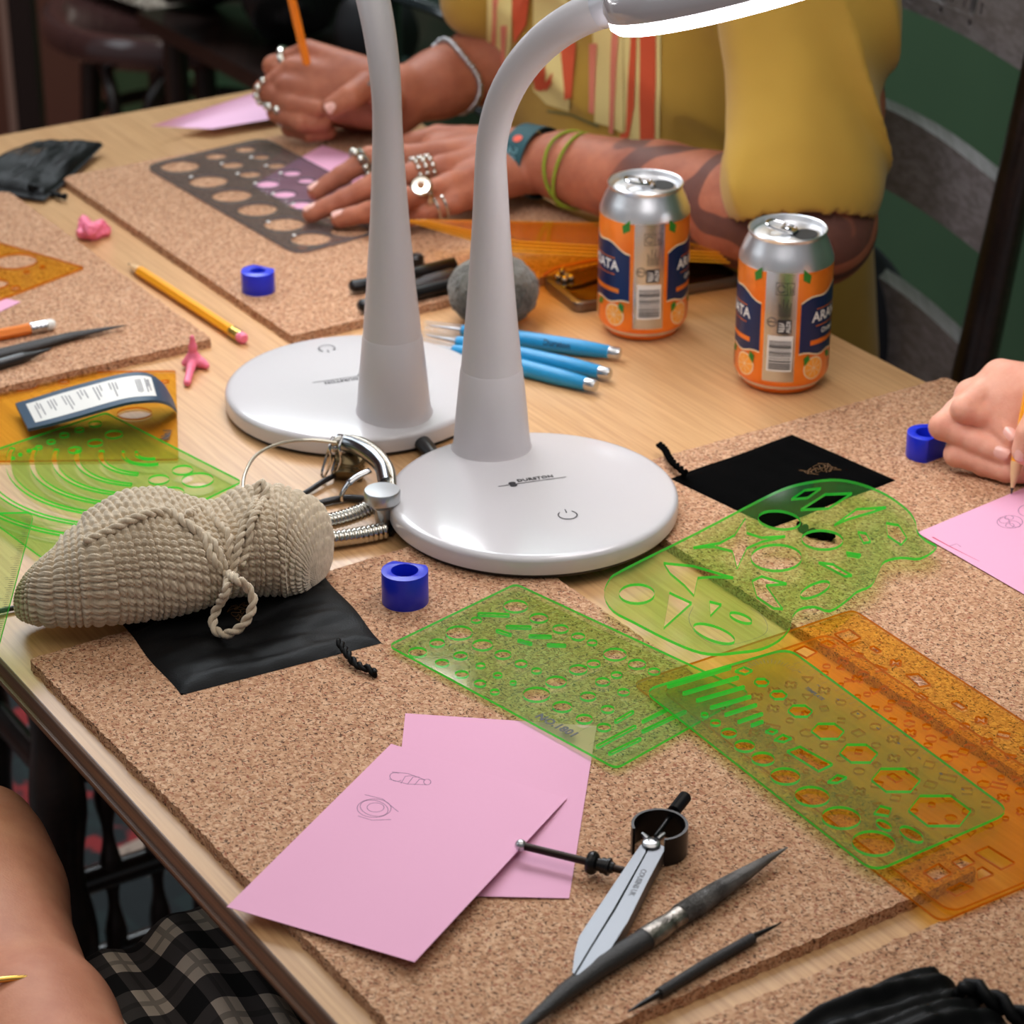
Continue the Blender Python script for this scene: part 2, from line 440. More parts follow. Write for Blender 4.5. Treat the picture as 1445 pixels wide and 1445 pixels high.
# ---------------------------------------------------------------- the room
def struct(name, v, f, mat, **k):
    o = mk(name, v, f, mat, smooth=False, **k); o['kind'] = 'structure'; return o
floor_m = wood_mat('floor_boards', (112, 72, 58), (128, 84, 66), (86, 52, 42), 1.2, .5, 20, 160, .2)
O0 = Vector((-.2965, 1.2705, 0))                       # the near left edge of the table, on the floor plan
def TB(a, b, z=0.0): return O0 + EU * a + EV * b + UP * z
struct('floor', *boxv((0, 2.2, -.02), (7, 7.4, .04)), floor_m)
# boards of the floor laid as strips
fl = bpy.data.objects['floor']
wall_green = pm('green_painted_wall', (84, 122, 88), .55, bump=(30, .1), var=(3, (74, 108, 80), .3))
A = TB(1.19, 0)
def wallbox(b0, b1, a, th, z0, z1):
    v = []
    for z in (z0, z1):
        for (aa, bb) in ((a, b0), (a + th, b0), (a + th, b1), (a, b1)): v.append(TB(aa, bb, z))
    return v, [(3, 2, 1, 0), (4, 5, 6, 7), (0, 1, 5, 4), (1, 2, 6, 5), (2, 3, 7, 6), (3, 0, 4, 7)]
struct('wall_right', *wallbox(-3.08, 1.6, 1.45, .1, 0, 2.8), wall_green)
wall_brown = pm('brown_plaster', (140, 88, 72), .7, var=(2, (120, 74, 62), .3))
struct('wall_back', *wallbox(-3.18, -3.08, -2.4, 3.95, 0, 2.8), wall_brown)
trim_m = pm('dark_trim_paint', (40, 28, 26), .4)
for i, (b0, b1) in enumerate(((-.46, -.41), (.30, .36), (-2.1, -2.04))):
    g = G(); g.add(*wallbox(b0, b1, 1.425, .025, 0, 2.8)); o = g.mk('trim_%d' % (i + 1), trim_m, smooth=False); o['kind'] = 'structure'
o = mk('baseboard_right', *wallbox(-3.08, 1.6, 1.432, .018, 0, .16), pm('green_baseboard', (88, 122, 84), .5), smooth=False); o['kind'] = 'structure'

# patterned rug below the table's near side
def rug_mat():
    m, nt, b = new_mat('patterned_rug'); co = coords(nt, ANG)
    v = nt.nodes.new('ShaderNodeTexVoronoi'); v.inputs['Scale'].default_value = 16; nt.links.new(co, v.inputs['Vector'])
    s = nt.nodes.new('ShaderNodeSeparateColor'); nt.links.new(v.outputs['Color'], s.inputs[0])
    col = ramp(nt, s.outputs[0], [(0, lin((34, 46, 46))), (.3, lin((150, 40, 42))), (.42, lin((180, 156, 140))), (.55, lin((28, 34, 36))), (.85, lin((120, 130, 132)))], 'CONSTANT')
    col = mixc(nt, ramp(nt, noise(nt, co, 30, 3), [(.45, (0, 0, 0, 1)), (.55, (1, 1, 1, 1))]), col, lin((30, 36, 38)))
    nt.links.new(col, b.inputs['Base Color']); b.inputs['Roughness'].default_value = .9; return m
v = []
for z in (0.0, .008):
    for a_, b_ in ((-.7, -1.5), (1.0, -1.5), (1.0, .9), (-.7, .9)): v.append(TB(a_, b_, z))
rug = mk('rug', v, [(3, 2, 1, 0), (4, 5, 6, 7), (0, 1, 5, 4), (1, 2, 6, 5), (2, 3, 7, 6), (3, 0, 4, 7)], rug_mat(), world=True, origin=TB(-.3, .2, 0), smooth=False)
props(rug, 'patterned rug in red, cream and grey green on the floor under the table', 'rug')

# ---------------------------------------------------------------- the table
TW, B0, B1 = .709, -.89, .62
tb = thing('table', 'long beech table covered with cork mats, its molded edge stained darker', 'table', TB(TW / 2, (B0 + B1) / 2))
def ring_path(inset, z): return [TB(inset, B0 + inset, z), TB(TW - inset, B0 + inset, z), TB(TW - inset, B1 - inset, z), TB(inset, B1 - inset, z)]
g = G()
prof = [(.0022, TABLE), (.0006, TABLE - .0008), (0, TABLE - .0026), (0, TABLE - .0105), (-.0016, TABLE - .0110), (-.0018, TABLE - .0124), (.0005, TABLE - .0132), (.0010, TABLE - .0190), (.0060, TABLE - .0215), (.009, TABLE - .030)]
v = []
for i, z in prof: v += ring_path(i, z)
f = [(3 + 0, 2, 1, 0)[::-1]]
for j in range(len(prof) - 1):
    for k in range(4):
        a = j * 4 + k; b = j * 4 + (k + 1) % 4; f.append((a, a + 4, b + 4, b))
n = (len(prof) - 1) * 4; f.append((n, n + 1, n + 2, n + 3))
idx = [0] + [1] * (len(f) - 1)
mk('tabletop', v, f, [M['table'], M['edge']], tb, world=True, idx=idx, angle=60)
g = G()
for (a0, a1, b0, b1) in ((.11, .135, B0 + .06, B1 - .06), (TW - .135, TW - .11, B0 + .06, B1 - .06), (.135, TW - .135, B0 + .06, B0 + .085), (.135, TW - .135, B1 - .085, B1 - .06)):
    vv = []
    for z in (TABLE - .11, TABLE - .03):
        vv += [TB(a0, b0, z), TB(a1, b0, z), TB(a1, b1, z), TB(a0, b1, z)]
    g.add(vv, [(3, 2, 1, 0), (4, 5, 6, 7), (0, 1, 5, 4), (1, 2, 6, 5), (2, 3, 7, 6), (3, 0, 4, 7)])
g.mk('apron', M['dark_wood'], tb, world=True, smooth=False)
for a_, b_ in ((.12, B0 + .09), (TW - .12, B0 + .09), (.12, B1 - .09), (TW - .12, B1 - .09)):
    pr = [(.016, .0085), (.02, .02), (.018, .06), (.022, .3), (.029, .5), (.02, .53), (.03, .56), (.032, TABLE - .11), (.032, TABLE - .03)]
    vv, ff = lathe(pr, 20, M=Matrix.Translation(TB(a_, b_)))
    mk('leg', vv, ff, M['dark_wood'], tb, world=True)

# ---------------------------------------------------------------- cork mats
CT = .0065
def cork_mat_obj(c, wa, lb, label, rot=0.0, clip=None):
    """c = corner nearest the back left; wa along EU, lb along EV"""
    rnd = random.Random(label); eu = (Matrix.Rotation(rot, 3, 'Z') @ EU); ev = (Matrix.Rotation(rot, 3, 'Z') @ EV)
    P = [c, c + eu * wa, c + eu * wa + ev * lb, c + ev * lb]; P = [Vector(p) for p in P][::-1]
    rp = round_poly([(p.x, p.y) for p in P], .004, 3); out = []
    for i in range(len(rp)):
        a, b = Vector(rp[i]), Vector(rp[(i + 1) % len(rp)]); n = max(1, int((b - a).length / .0025))
        for k in range(n):
            q = a.lerp(b, k / n); d = (b - a).normalized(); s = rnd.gauss(0, .00035)
            out.append((q.x - d.y * s, q.y + d.x * s))
    v, f = [], []; n = len(out)
    lv = [(TABLE + .0001, 0.0), (TABLE + CT * .5, .0), (TABLE + CT, .0003)]
    cx = sum(p[0] for p in out) / n; cy = sum(p[1] for p in out) / n
    for z, ins in lv:
        for p in out:
            d = Vector((cx - p[0], cy - p[1])).normalized() * (ins + (rnd.random() * .0005 if z > TABLE + .001 else 0))
            v.append((p[0] + d.x, p[1] + d.y, z))
    for j in range(2):
        for k in range(n): f.append((j * n + k, j * n + (k + 1) % n, (j + 1) * n + (k + 1) % n, (j + 1) * n + k))
    f.append(tuple(range(2 * n, 3 * n))); f.append(tuple(range(n))[::-1])
    o = mk('cork_mat', v, f, M['cork'], world=True, origin=(c.x, c.y, TABLE), angle=50)
    return props(o, label, 'mat', 'cork mats on the table')
mc = W(40, 930, CT); mc.z = 0
cork_mat_obj(mc, .305, .452, 'cork mat in the middle foreground, under the dividers and pink papers', math.radians(1.0))
cr = Vector((.041, 1.486, 0))
cork_mat_obj(cr, .315, .46, 'cork mat right of the lamp, under the black velvet pouch', math.radians(0))
cf = W(85, 250, CT); cf.z = 0
cork_mat_obj(cf, .32, .42, 'cork mat at the far side, under the grey circle template and the ringed hands')
p = W(300, 478, CT); cork_mat_obj(Vector((p.x, p.y, 0)) - EV * .42 - EU * .30, .30, .42, 'cork mat at the left edge, under the orange set square tip')
p = W(1445, 1250, CT); cork_mat_obj(Vector((p.x, p.y, 0)) - EU * .305, .40, .30, 'cork mat at the lower right corner, under a gathered black pouch')

# ---------------------------------------------------------------- desk lamps
led = bpy.data.materials.new('led_ring'); led.use_nodes = True; nt = led.node_tree; nt.nodes.clear()
e = nt.nodes.new('ShaderNodeEmission'); e.inputs[0].default_value = (1, .95, .97, 1); e.inputs[1].default_value = 15
oo = nt.nodes.new('ShaderNodeOutputMaterial'); nt.links.new(e.outputs[0], oo.inputs[0])
def desk_lamp(label, base, pole, z, neckdir, rise, length, tilt, mark):
    """base centre, pole centre (x, y); neckdir = where the neck bends to"""
    t = thing('desk_lamp', label, 'lamp', (base[0], base[1], z), 0, 'white LED ring desk lamps')
    R = .0913
    v, f = lathe([(R - .004, 0), (R - .002, .0006), (R - .002, .003), (R - .006, .0032)], 96); mk('foot_pad', v, f, M['black'], t)
    pr = [(R - .003, .003), (R, .0034), (R + .0002, .006), (R, .0115)] + [(R - .005 + .005 * math.cos(a), .0115 + .0035 * math.sin(a)) for a in (.35, .8, 1.2, 1.57)]
    pr += [(R * .8, .0163), (R * .6, .0172), (R * .3, .0178), (.001, .018)]
    v, f = lathe(pr, 96); mk('base', v, f, M['white'], t)
    px, py = pole[0] - base[0], pole[1] - base[1]
    Tm = Matrix.Translation((px, py, 0))
    v, f = lathe([(.0268, .0150), (.0256, .0178), (.0248, .022), (.0228, .045), (.0201, .0715), (.0197, .0724)], 48, M=Tm); mk('lower_pole', v, f, M['white_satin'], t)
    nd = Vector((neckdir[0], neckdir[1], 0)).normalized()
    path = []; rad = []
    for k in range(14):
        hh = .0730 + (rise - .0730) * k / 13; path.append(Vector((px, py, hh))); rad.append(float(np.interp(hh, [.073, .087, .11, .136, .16, .184, .21, .24], [.0196, .0184, .0162, .0142, .0124, .0111, .0098, .0093])))
    path[0].z = .0724; path.append(None); path.pop()
    rb = length / math.sin(math.radians(64)); n = 18
    for k in range(1, n + 1):
        a = math.radians(64) * k / n
        path.append(Vector((px, py, rise)) + nd * (rb * (1 - math.cos(a))) * 1.12 + UP * rb * math.sin(a)); rad.append(.0094 + .0022 * k / n)
    v, f = tube(path, rad, 32); mk('neck', v, f, M['white_satin'], t)
    end = path[-1]; dr = (path[-1] - path[-2]).normalized()
    # swivel joint, then the ring head
    side = nd.cross(UP).normalized()
    fwd = (nd * math.cos(tilt) + UP * math.sin(tilt)).normalized(); nrm = fwd.cross(side).normalized()
    if nrm.z < 0: nrm = -nrm
    jc = end + dr * .004
    v, f = tube([jc - dr * .006, jc, jc + dr * .006, jc + dr * .014, jc + dr * .020], [.0118, .0126, .0124, .0108, .006], 32)
    jo = mk('swivel_joint', v, f, M['chrome_white'], t)
    RH = .098
    hc = end + dr * .014 + fwd * (RH + .001) - nrm * .002
    Mh = Matrix((side, fwd, nrm)).transposed().to_4x4(); Mh.translation = hc
    pr = [(RH - .030, -.004), (RH - .004, -.004), (RH, -.001), (RH + .001, .004)] + [(RH - .016 + .017 * math.cos(a), .004 + .016 * math.sin(a)) for a in (.4, .8, 1.2, 1.57)] + [(RH * .5, .0225), (.001, .024)]
    v, f = lathe(pr, 96, M=Mh); mk('lamp_head', v, f, M['white_head'], t)
    v, f = lathe([(RH - .045, -.0042), (RH - .045, -.009), (RH - .003, -.0088), (RH - .0005, -.006), (RH - .0005, -.0018), (RH - .003, -.0035)], 96, False, False, M=Mh)
    n_ = 96; f += [((len(v) - n_) + k, (len(v) - n_) + (k + 1) % n_, (k + 1) % n_, k) for k in range(n_)]
    mk('light_ring', v, f, led, t)
    # small screw under the neck
    # printed mark and power symbol
    fd = Vector((base[0] - pole[0], base[1] - pole[1], 0)).normalized()
    for kind, pos, ang in mark:
        g = G(); z1 = .01795
        c = Vector((pos[0] - base[0], pos[1] - base[1], z1 + .0001)); rr = c.xy.length / R
        c.z = .0182 if rr < .35 else .0178
        ex = Vector((math.cos(ang), math.sin(ang), 0)); ey = Vector((-ex.y, ex.x, 0))
        if kind == 'power':
            arc = [c + (ex * math.sin(q) + ey * math.cos(q)) * .0058 for q in (math.radians(d) for d in range(38, 323, 12))]
            g.add(*tube(arc, .0004, 6, flat=.4)); g.add(*tube([c + ey * .0030, c + ey * .0075], .0004, 6, flat=.4))
            g.mk('power_symbol', M['ink'], t)
        elif kind == 'word':
            tv, tf = text_mesh('DURSTON', .0052, .00005, .0001, 1.05)
            g.add([c + ex * (q.x * .95 + .0065) + ey * (q.y * 1.0 + .0037) + UP * (q.z + .0001) for q in tv], tf)
            g.add(*tube([c - ex * .019, c + ex * .026], .00028, 6, flat=.4))
            for s in (1, -1): g.add(*slab([(c.x + ex.x * (-.0095) + ey.x * s * .0016 + q[0], c.y + ex.y * (-.0095) + ey.y * s * .0016 + q[1]) for q in circ((0, 0), .0024, 14, .0016, ang)], c.z, c.z + .0003))
            g.mk('printed_name', M['ink'], t, smooth=False)
    return t
M['white_head'] = pm('white_head_plastic', (196, 192, 196), .16, coat=.5)
M['chrome_white'] = pm('glossy_joint_plastic', (205, 204, 212), .12, coat=.6)
fb = (0.0132, 1.4406); fp = (-.0131, 1.5033)
pw = W(801, 731, .022); nm = W(744, 686, .022)
desk_lamp('white desk lamp nearest the camera, its lit ring head in view', fb, fp, TABLE + CT, (.88, -.47), .209, .107, math.radians(19),
          [('power', (pw.x, pw.y), .2), ('word', (nm.x, nm.y), math.radians(18))])
bb = (-.1075, 1.6236); bp = (-.0798, 1.5739)
pw = W(461, 491, .018); nm = W(492, 533, .018)
desk_lamp('white desk lamp behind the other, its head above the photo', bb, bp, TABLE, (-.3, .95), .225, .088, math.radians(13),
          [('power', (pw.x, pw.y), 3.4), ('word', (nm.x, nm.y), math.radians(200))])

# ---------------------------------------------------------------- drink cans
M['can_silver'] = pm('can_aluminium', (240, 241, 243), .34, 1)
def can_mats():
    m, nt, b = new_mat('can_orange_print'); co = coords(nt)
    col = ramp(nt, noise(nt, co, 40, 2), [(.35, lin((238, 118, 28))), (.65, lin((250, 140, 44)))])
    nt.links.new(col, b.inputs['Base Color']); b.inputs['Metallic'].default_value = .35; b.inputs['Roughness'].default_value = .28
    return m
M['can_orange'] = can_mats()
M['navy'] = pm('navy_print', (28, 42, 84), .3, .3); M['cream'] = pm('cream_print', (245, 222, 180), .35, .1)
M['fruit'] = pm('orange_slice_print', (252, 168, 62), .3, .2); M['leaf'] = pm('leaf_print', (52, 128, 42), .35, .2)
M['label_white'] = pm('label_white', (226, 224, 218), .4); M['hole'] = pm('opening_shade_black', (10, 9, 9), .6)
CR = .0331
def wrap(poly, r=CR + .00012, cell=.003):
    """poly in (arc length, height) -> faces bent round the can"""
    bm = bmesh.new(); bm.faces.new([bm.verts.new((p[0], p[1], 0)) for p in poly]); bmesh.ops.triangulate(bm, faces=bm.faces)
    for _ in range(6):
        es = [e for e in bm.edges if abs(e.verts[0].co.x - e.verts[1].co.x) > cell]
        if not es: break
        bmesh.ops.subdivide_edges(bm, edges=es, cuts=1); bmesh.ops.triangulate(bm, faces=bm.faces)
    bm.verts.index_update()
    v = [Vector((r * math.sin(q.co.x / CR), -r * math.cos(q.co.x / CR), q.co.y)) for q in bm.verts]; f = [tuple(x.index for x in fa.verts) for fa in bm.faces]; bm.free()
    return v, f
def drink_can(label, loc, rz, tabrot):
    t = thing('drink_can', label, 'can', loc, rz, 'opened orange drink cans')
    v, f = lathe([(.0225, .0030), (.0245, .0008), (.0262, .0012), (.0290, .0052), (.0316, .0085), (CR, .0120), (CR, .0930)], 72); mk('body', v, f, M['can_orange'], t)
    v, f = lathe([(CR, .0930), (.0329, .0955), (.0300, .1035), (.0272, .1095), (.0266, .1115), (.0272, .1128), (.0276, .1140), (.0270, .1150), (.0262, .1146), (.0258, .1120), (.0250, .1100)], 72, False, False); mk('shoulder', v, f, M['can_silver'], t)
    v, f = lathe([(.0255, .1108), (.0240, .1095), (.0232, .1108), (.0222, .1112), (.001, .1114)], 56, False, True); mk('lid', v, f, M['can_silver'], t)
    v, f = lathe([(.0246, .0011), (.0300, .0060), (.0313, .0080), (.0311, .0081)], 48, False, False); mk('bottom_rim', v, f, M['can_silver'], t)
    ct, st = math.cos(tabrot), math.sin(tabrot)
    def Rt(p): return Vector((p[0] * ct - p[1] * st, p[0] * st + p[1] * ct, p[2]))
    v, f = slab(circ((.0125, 0), .0085, 24, .0105), .1113, .1117); mk('drinking_hole_shade', [Rt(p) for p in v], f, M['hole'], t, smooth=False)  # near-black disc on the closed lid: shade inside the can put into colour
    g = G(); ring = smooth_path([Rt((-.0150, 0, .1168)), Rt((-.0125, .0062, .1163)), Rt((-.003, .0068, .1145)), Rt((.004, .0055, .1130)), Rt((.006, 0, .1128)), Rt((.004, -.0055, .1130)), Rt((-.003, -.0068, .1145)), Rt((-.0125, -.0062, .1163))], 5, True)
    g.add(*tube(ring, .0011, 8, closed=True)); g.add(*tube([Rt((-.0035, .0058, .1146)), Rt((-.0035, -.0058, .1146))], .0011, 8))
    g.add(*boxv((0, 0, 0), (.0075, .0075, .0009), Matrix.Translation(Rt((.001, 0, .1134))) @ Matrix.Rotation(tabrot, 4, 'Z')))
    v2, f2 = lathe([(.0024, .1112), (.0024, .1146), (.0015, .1150)], 14); g.add([Rt((p.x + .0005, p.y, p.z)) for p in v2], f2)
    g.mk('pull_tab', M['chrome'], t)
    # the silver panel with its small print faces -y
    w = .0112
    def P(name, polys, mat, r=CR + .0002, **k):
        g = G()
        for q in polys: g.add(*wrap(q, r))
        return g.mk(name, mat, t, smooth=True, **k)
    rect = lambda x0, x1, z0, z1: [(x0, z0), (x1, z0), (x1, z1), (x0, z1)]
    P('silver_panel', [rect(-w, w, .0125, .0935)], M['alu'], CR + .0001)
    bars = []; rnd = random.Random(5); z = .0220
    while z < .0440:
        h = rnd.choice((.0004, .0007, .0011)); bars.append(rect(-w + .0042, w - .0028, z, z + h)); z += h + rnd.choice((.0004, .0006, .0009))
    P('barcode_ground', [rect(-w + .003, w - .002, .0205, .0470)], M['label_white'], CR + .00018)
    P('barcode', bars, M['ink'], CR + .0003)
    P('logo_ground', [rect(-.002, .0078, .0490, .0590)], M['ink'], CR + .00025)
    tv, tf = text_mesh('ALDI', .0040, 0, .0001)
    g = G(); R90 = lambda q: (-q.y + .0058, q.x + .0540)
    g.add([Vector(((CR + .0004) * math.sin(R90(q)[0] / CR), -(CR + .0004) * math.cos(R90(q)[0] / CR), R90(q)[1])) for q in tv], tf)
    for k in range(4): g.add(*wrap([(-.001 + .0012 * k * .0, .0502 + .0022 * k), (-.0011, .0512 + .0020 * k), (.0036 - .0006 * abs(k - 1.5), .0516 + .0016 * k), (.0036 - .0006 * abs(k - 1.5), .0506 + .0016 * k)], CR + .0004))
    g.mk('logo', M['label_white'], t, smooth=False)
    g = G()
    for ring_c, rr in (((-.0058, .0570), .0032), ((-.0030 + .0028, .0820), .0026)):
        pts = [(ring_c[0] + rr * math.cos(a), ring_c[1] + rr * math.sin(a)) for a in (math.radians(q) for q in range(20, 340 if rr < .003 else 381, 16))]
        g.add(*tube([Vector(((CR + .0003) * math.sin(a / CR), -(CR + .0003) * math.cos(a / CR), z_)) for a, z_ in pts], .0003, 5))
    tv, tf = text_mesh('4910', .0026, 0)
    g.add([Vector(((CR + .0004) * math.sin((q.x - .0058) / CR), -(CR + .0004) * math.cos((q.x - .0058) / CR), q.y + .0570)) for q in tv], tf)
    fr = [rect(-.0040, .0040, .0776, .0779), rect(-.0040, .0040, .0861, .0864), rect(-.0040, -.0037, .0776, .0864), rect(.0037, .0040, .0776, .0864), rect(.0085, .0088, .0776, .0864), rect(.004, .0088, .0776, .0779), rect(.004, .0088, .0861, .0864)]
    rnd = random.Random(9)
    for k in range(9): fr.append(rect(-.0015 + k * .001, -.0011 + k * .001, .0618, .0618 + rnd.uniform(.006, .0135)))
    for k in range(3): fr.append(rect(.0055 + k * .001, .0058 + k * .001, .0785, .0785 + rnd.uniform(.004, .007)))
    for q in fr: g.add(*wrap(q, CR + .0003))
    g.mk('recycling_marks', M['ink'], t, smooth=False)
    # navy banners either side with the name, fruit and leaves
    L = math.pi * CR
    for s in (1, -1):
        c = s * (L * .5 + .0006); ww = .0385
        top = [(c - ww + 2 * ww * k / 20, .0700 + .0060 * math.sin(math.pi * k / 20) * 1.3 + .0016 * math.sin(k * .9)) for k in range(21)]
        bot = [(c - ww + 2 * ww * k / 20, .0335 - .0025 * math.sin(math.pi * k / 20) + .0010 * math.sin(k * 1.1)) for k in range(21)]
        a = [(x, z + .0011) for x, z in top]; b = [(x, z - .0011) for x, z in bot]
        def strips(T_, B_): return [[B_[k], B_[k + 1], T_[k + 1], T_[k]] for k in range(20)]
        P('banner_border', strips(a, b), M['cream'], CR + .00015); P('banner', strips(top, bot), M['navy'], CR + .00025)
        for zz in (.0645, .0520): P('banner_line', [rect(c - .026, c + .026, zz, zz + .0006)], M['can_orange'], CR + .0004)
        g = G(); tv, tf = text_mesh('ARANCIATA', .0105, 0, .0002, 1.0)
        g.add([Vector(((CR + .0004) * math.sin((q.x + c) / CR), -(CR + .0004) * math.cos((q.x + c) / CR), q.y + .0588)) for q in tv], tf)
        tv, tf = text_mesh('Orange', .0055, 0, .0001)
        g.add([Vector(((CR + .0004) * math.sin((q.x + c - .012) / CR), -(CR + .0004) * math.cos((q.x + c - .012) / CR), q.y + .0475)) for q in tv], tf)
        g.mk('can_name', M['label_white'], t, smooth=False)
        P('orange_bar', [rect(c - .030, c + .030, .0385, .0420)], M['can_orange'], CR + .0004)
        for dx, dz, r_ in ((-.026, .0210, .0085), (.004, .0190, .0090), (.024, .0235, .0070)):
            P('orange_slice', [circ((c + s * dx, dz), r_, 24)], M['cream'], CR + .00028)
            P('slice_flesh', [circ((c + s * dx, dz), r_ * .9, 24)], M['fruit'], CR + .00042)
            g = G()
            for q in range(8):
                a_ = q * math.pi / 4 + .2; n_ = Vector((math.cos(a_), math.sin(a_))); m_ = Vector((-n_.y, n_.x)) * .00018
                cc = Vector((c + s * dx, dz)); g.add(*wrap([tuple(cc + m_), tuple(cc - m_), tuple(cc + n_ * r_ * .85 - m_), tuple(cc + n_ * r_ * .85 + m_)], CR + .0005))
            g.mk('slice_lines', M['cream'], t, smooth=False)
        for dx, dz, an, ln in ((-.031, .0320, -1.9, .009), (-.014, .0300, -.6, .010), (.012, .0310, -2.3, .009), (-.033, .0850, 2.0, .012)):
            d = Vector((math.cos(an) * s, math.sin(an))); nn = Vector((-d.y, d.x)); c0 = Vector((c + s * dx, dz))
            P('leaf_print', [[tuple(c0), tuple(c0 + d * ln * .4 + nn * ln * .28), tuple(c0 + d * ln), tuple(c0 + d * ln * .4 - nn * ln * .28)]], M['leaf'], CR + .00045)
    return t
p = W(1101, 536); drink_can('opened orange drink can nearest the camera, its pull tab raised', (p.x, p.y, TABLE), math.radians(-10), math.radians(-12))
p = W(906, 463); drink_can('opened orange drink can farther back, beside the blue tool handles', (p.x, p.y, TABLE), math.radians(4), math.radians(5))
# ---------------------------------------------------------------- drawing templates
def crop(pts, ox, oy, s, h):
    return [tuple(W(ox + x / s, oy + y / s, h).xy) for x, y in pts]
def no_clash(circles, gap=.0009):
    """circles (x, y, r) shrunk so that none touch"""
    out = []
    for x, y, r in circles:
        for a, b, q in out:
            d = math.hypot(x - a, y - b) - gap
            if r + q > d: r = min(r, d - q)
        if r > .0009: out.append((x, y, r))
    return out
def rot_rect(c, w, h, ang): 
    ca, sa = math.cos(ang), math.sin(ang)
    return [(c[0] + x * ca - y * sa, c[1] + x * sa + y * ca) for x, y in ((-w / 2, -h / 2), (w / 2, -h / 2), (w / 2, h / 2), (-w / 2, h / 2))]
def slot(a, b, w):
    a, b = Vector(a), Vector(b); d = (b - a).normalized(); n = Vector((-d.y, d.x)); o = []
    for k in range(7):
        t = math.pi * k / 6; o.append(tuple(b + n * w * math.cos(t) + d * w * math.sin(t)))
    for k in range(7):
        t = math.pi * k / 6; o.append(tuple(a - n * w * math.cos(t) - d * w * math.sin(t)))
    return o
def regular(c, r, n, a0, sq=1.0): return [(c[0] + r * math.cos(a0 + 2 * math.pi * k / n), c[1] + r * math.sin(a0 + 2 * math.pi * k / n) * sq) for k in range(n)]
def template(name, label, outer, holes, h, th, mats, rnd_=.004, origin=None, group=None, cat='template'):
    c = W(0, 0); xs = [p[0] for p in outer]; ys = [p[1] for p in outer]
    t = thing(name, label, cat, (sum(xs) / len(xs), sum(ys) / len(ys), TABLE + h), 0, group)
    po = round_poly(outer, rnd_) if rnd_ else outer
    plate('sheet', po, holes, TABLE + h, TABLE + h + th, mats, t)
    return t
def prints(t, lines, z, mat, name='printed_lines', r=.00016, words=()):
    g = G()
    for a, b in lines: g.add(*tube([Vector((a[0], a[1], z)), Vector((b[0], b[1], z))], r, 4, flat=.3))
    for s, size, c, ang in words:
        tv, tf = text_mesh(s, size, .00003, size * .035); ca, sa = math.cos(ang), math.sin(ang)
        g.add([Vector((c[0] + q.x * ca - q.y * sa, c[1] + q.x * sa + q.y * ca, z + .0001 + q.z)) for q in tv], tf)
    return g.mk(name, mat, t, world=True, smooth=False)
GM = [M['green'], M['green_edge']]; OM = [M['orange'], M['orange_edge']]

# 1: small round and slot template over the corner of the pink paper
ox, oy, s, h = 520, 650, 2.89, CT + .0022
out = crop([(80, 760), (1010, 1262), (1558, 954), (600, 508)], ox, oy, s, h)
ci = [(600,600,100),(695,648,75),(783,692,65),(855,724,56),(912,748,42),(370,708,110),(280,750,62),(465,758,85),(548,797,68),(622,834,52),(685,863,42),(200,788,76),(375,802,58),(457,842,40),(527,881,38),(590,912,28),(300,832,58),(380,878,56),(455,915,50),(515,949,38),(685,960,112),(790,1010,80),(880,1060,68),(960,1094,58),(1005,796,96),(1095,836,74),(1165,866,50),(918,834,56),(855,858,74),(1012,880,46),(955,908,60),(1040,950,50),(765,908,86),(895,968,66),(975,1020,54),(440,656,44)]
cc = []
for x, y, w in ci:
    p = W(ox + x / s, oy + y / s, h); cc.append((p.x, p.y, w / s / 2 / PXM(ox + x / s, oy + y / s, h)))
cc = no_clash(cc); holes = [circ((x, y), r, 26) for x, y, r in cc]
for a, b, w in (((455,632),(565,636),.0016),((570,684),(655,686),.0015),((662,722),(738,724),.0014),((735,758),(798,760),.0012),((528,700),(575,716),.0013),((615,740),(660,752),.0012),((935,1172),(1085,1092),.0011),((985,1200),(1105,1142),.0011),((1120,1070),(1215,1022),.0009),((1120,1110),(1290,1030),.0010),((1010,1070),(1075,1032),.0011)):
    pa, pb = crop([a, b], ox, oy, s, h)
    if all(min(math.hypot(q[0] - x, q[1] - y) for q in [tuple(Vector(pa).lerp(Vector(pb), k / 8)) for k in range(9)]) > r + w + .0004 for x, y, r in cc): holes.append(slot(pa, pb, w))
t = template('drawing_template', 'green clear template of small circles marked NO.1801, nearest the pink papers', out, holes, h, .0016, GM, .005, group='green drawing templates')
pa = crop([(768, 1092)], ox, oy, s, h)[0]
z = TABLE + h + .0017; L = []
for y0 in range(6):
    a = Vector(crop([(120, 745 + 0 * y0)], ox, oy, s, h)[0])
d1 = (Vector(out[1]) - Vector(out[0])).normalized(); d2 = Vector((-d1.y, d1.x))
if d2.dot(Vector(out[3]) - Vector(out[0])) < 0: d2 = -d2
L = []
for k in range(12):
    a = Vector(out[0]) + d1 * (.012 + .013 * k) + d2 * .006; L.append((a, a + d2 * .09))
prints(t, L, z, M['green_line'] if 'green_line' in M else M['ink'], 'printed_lines', .00009, [('NO.1801', .0078, pa, math.atan2(d1.y, d1.x))])

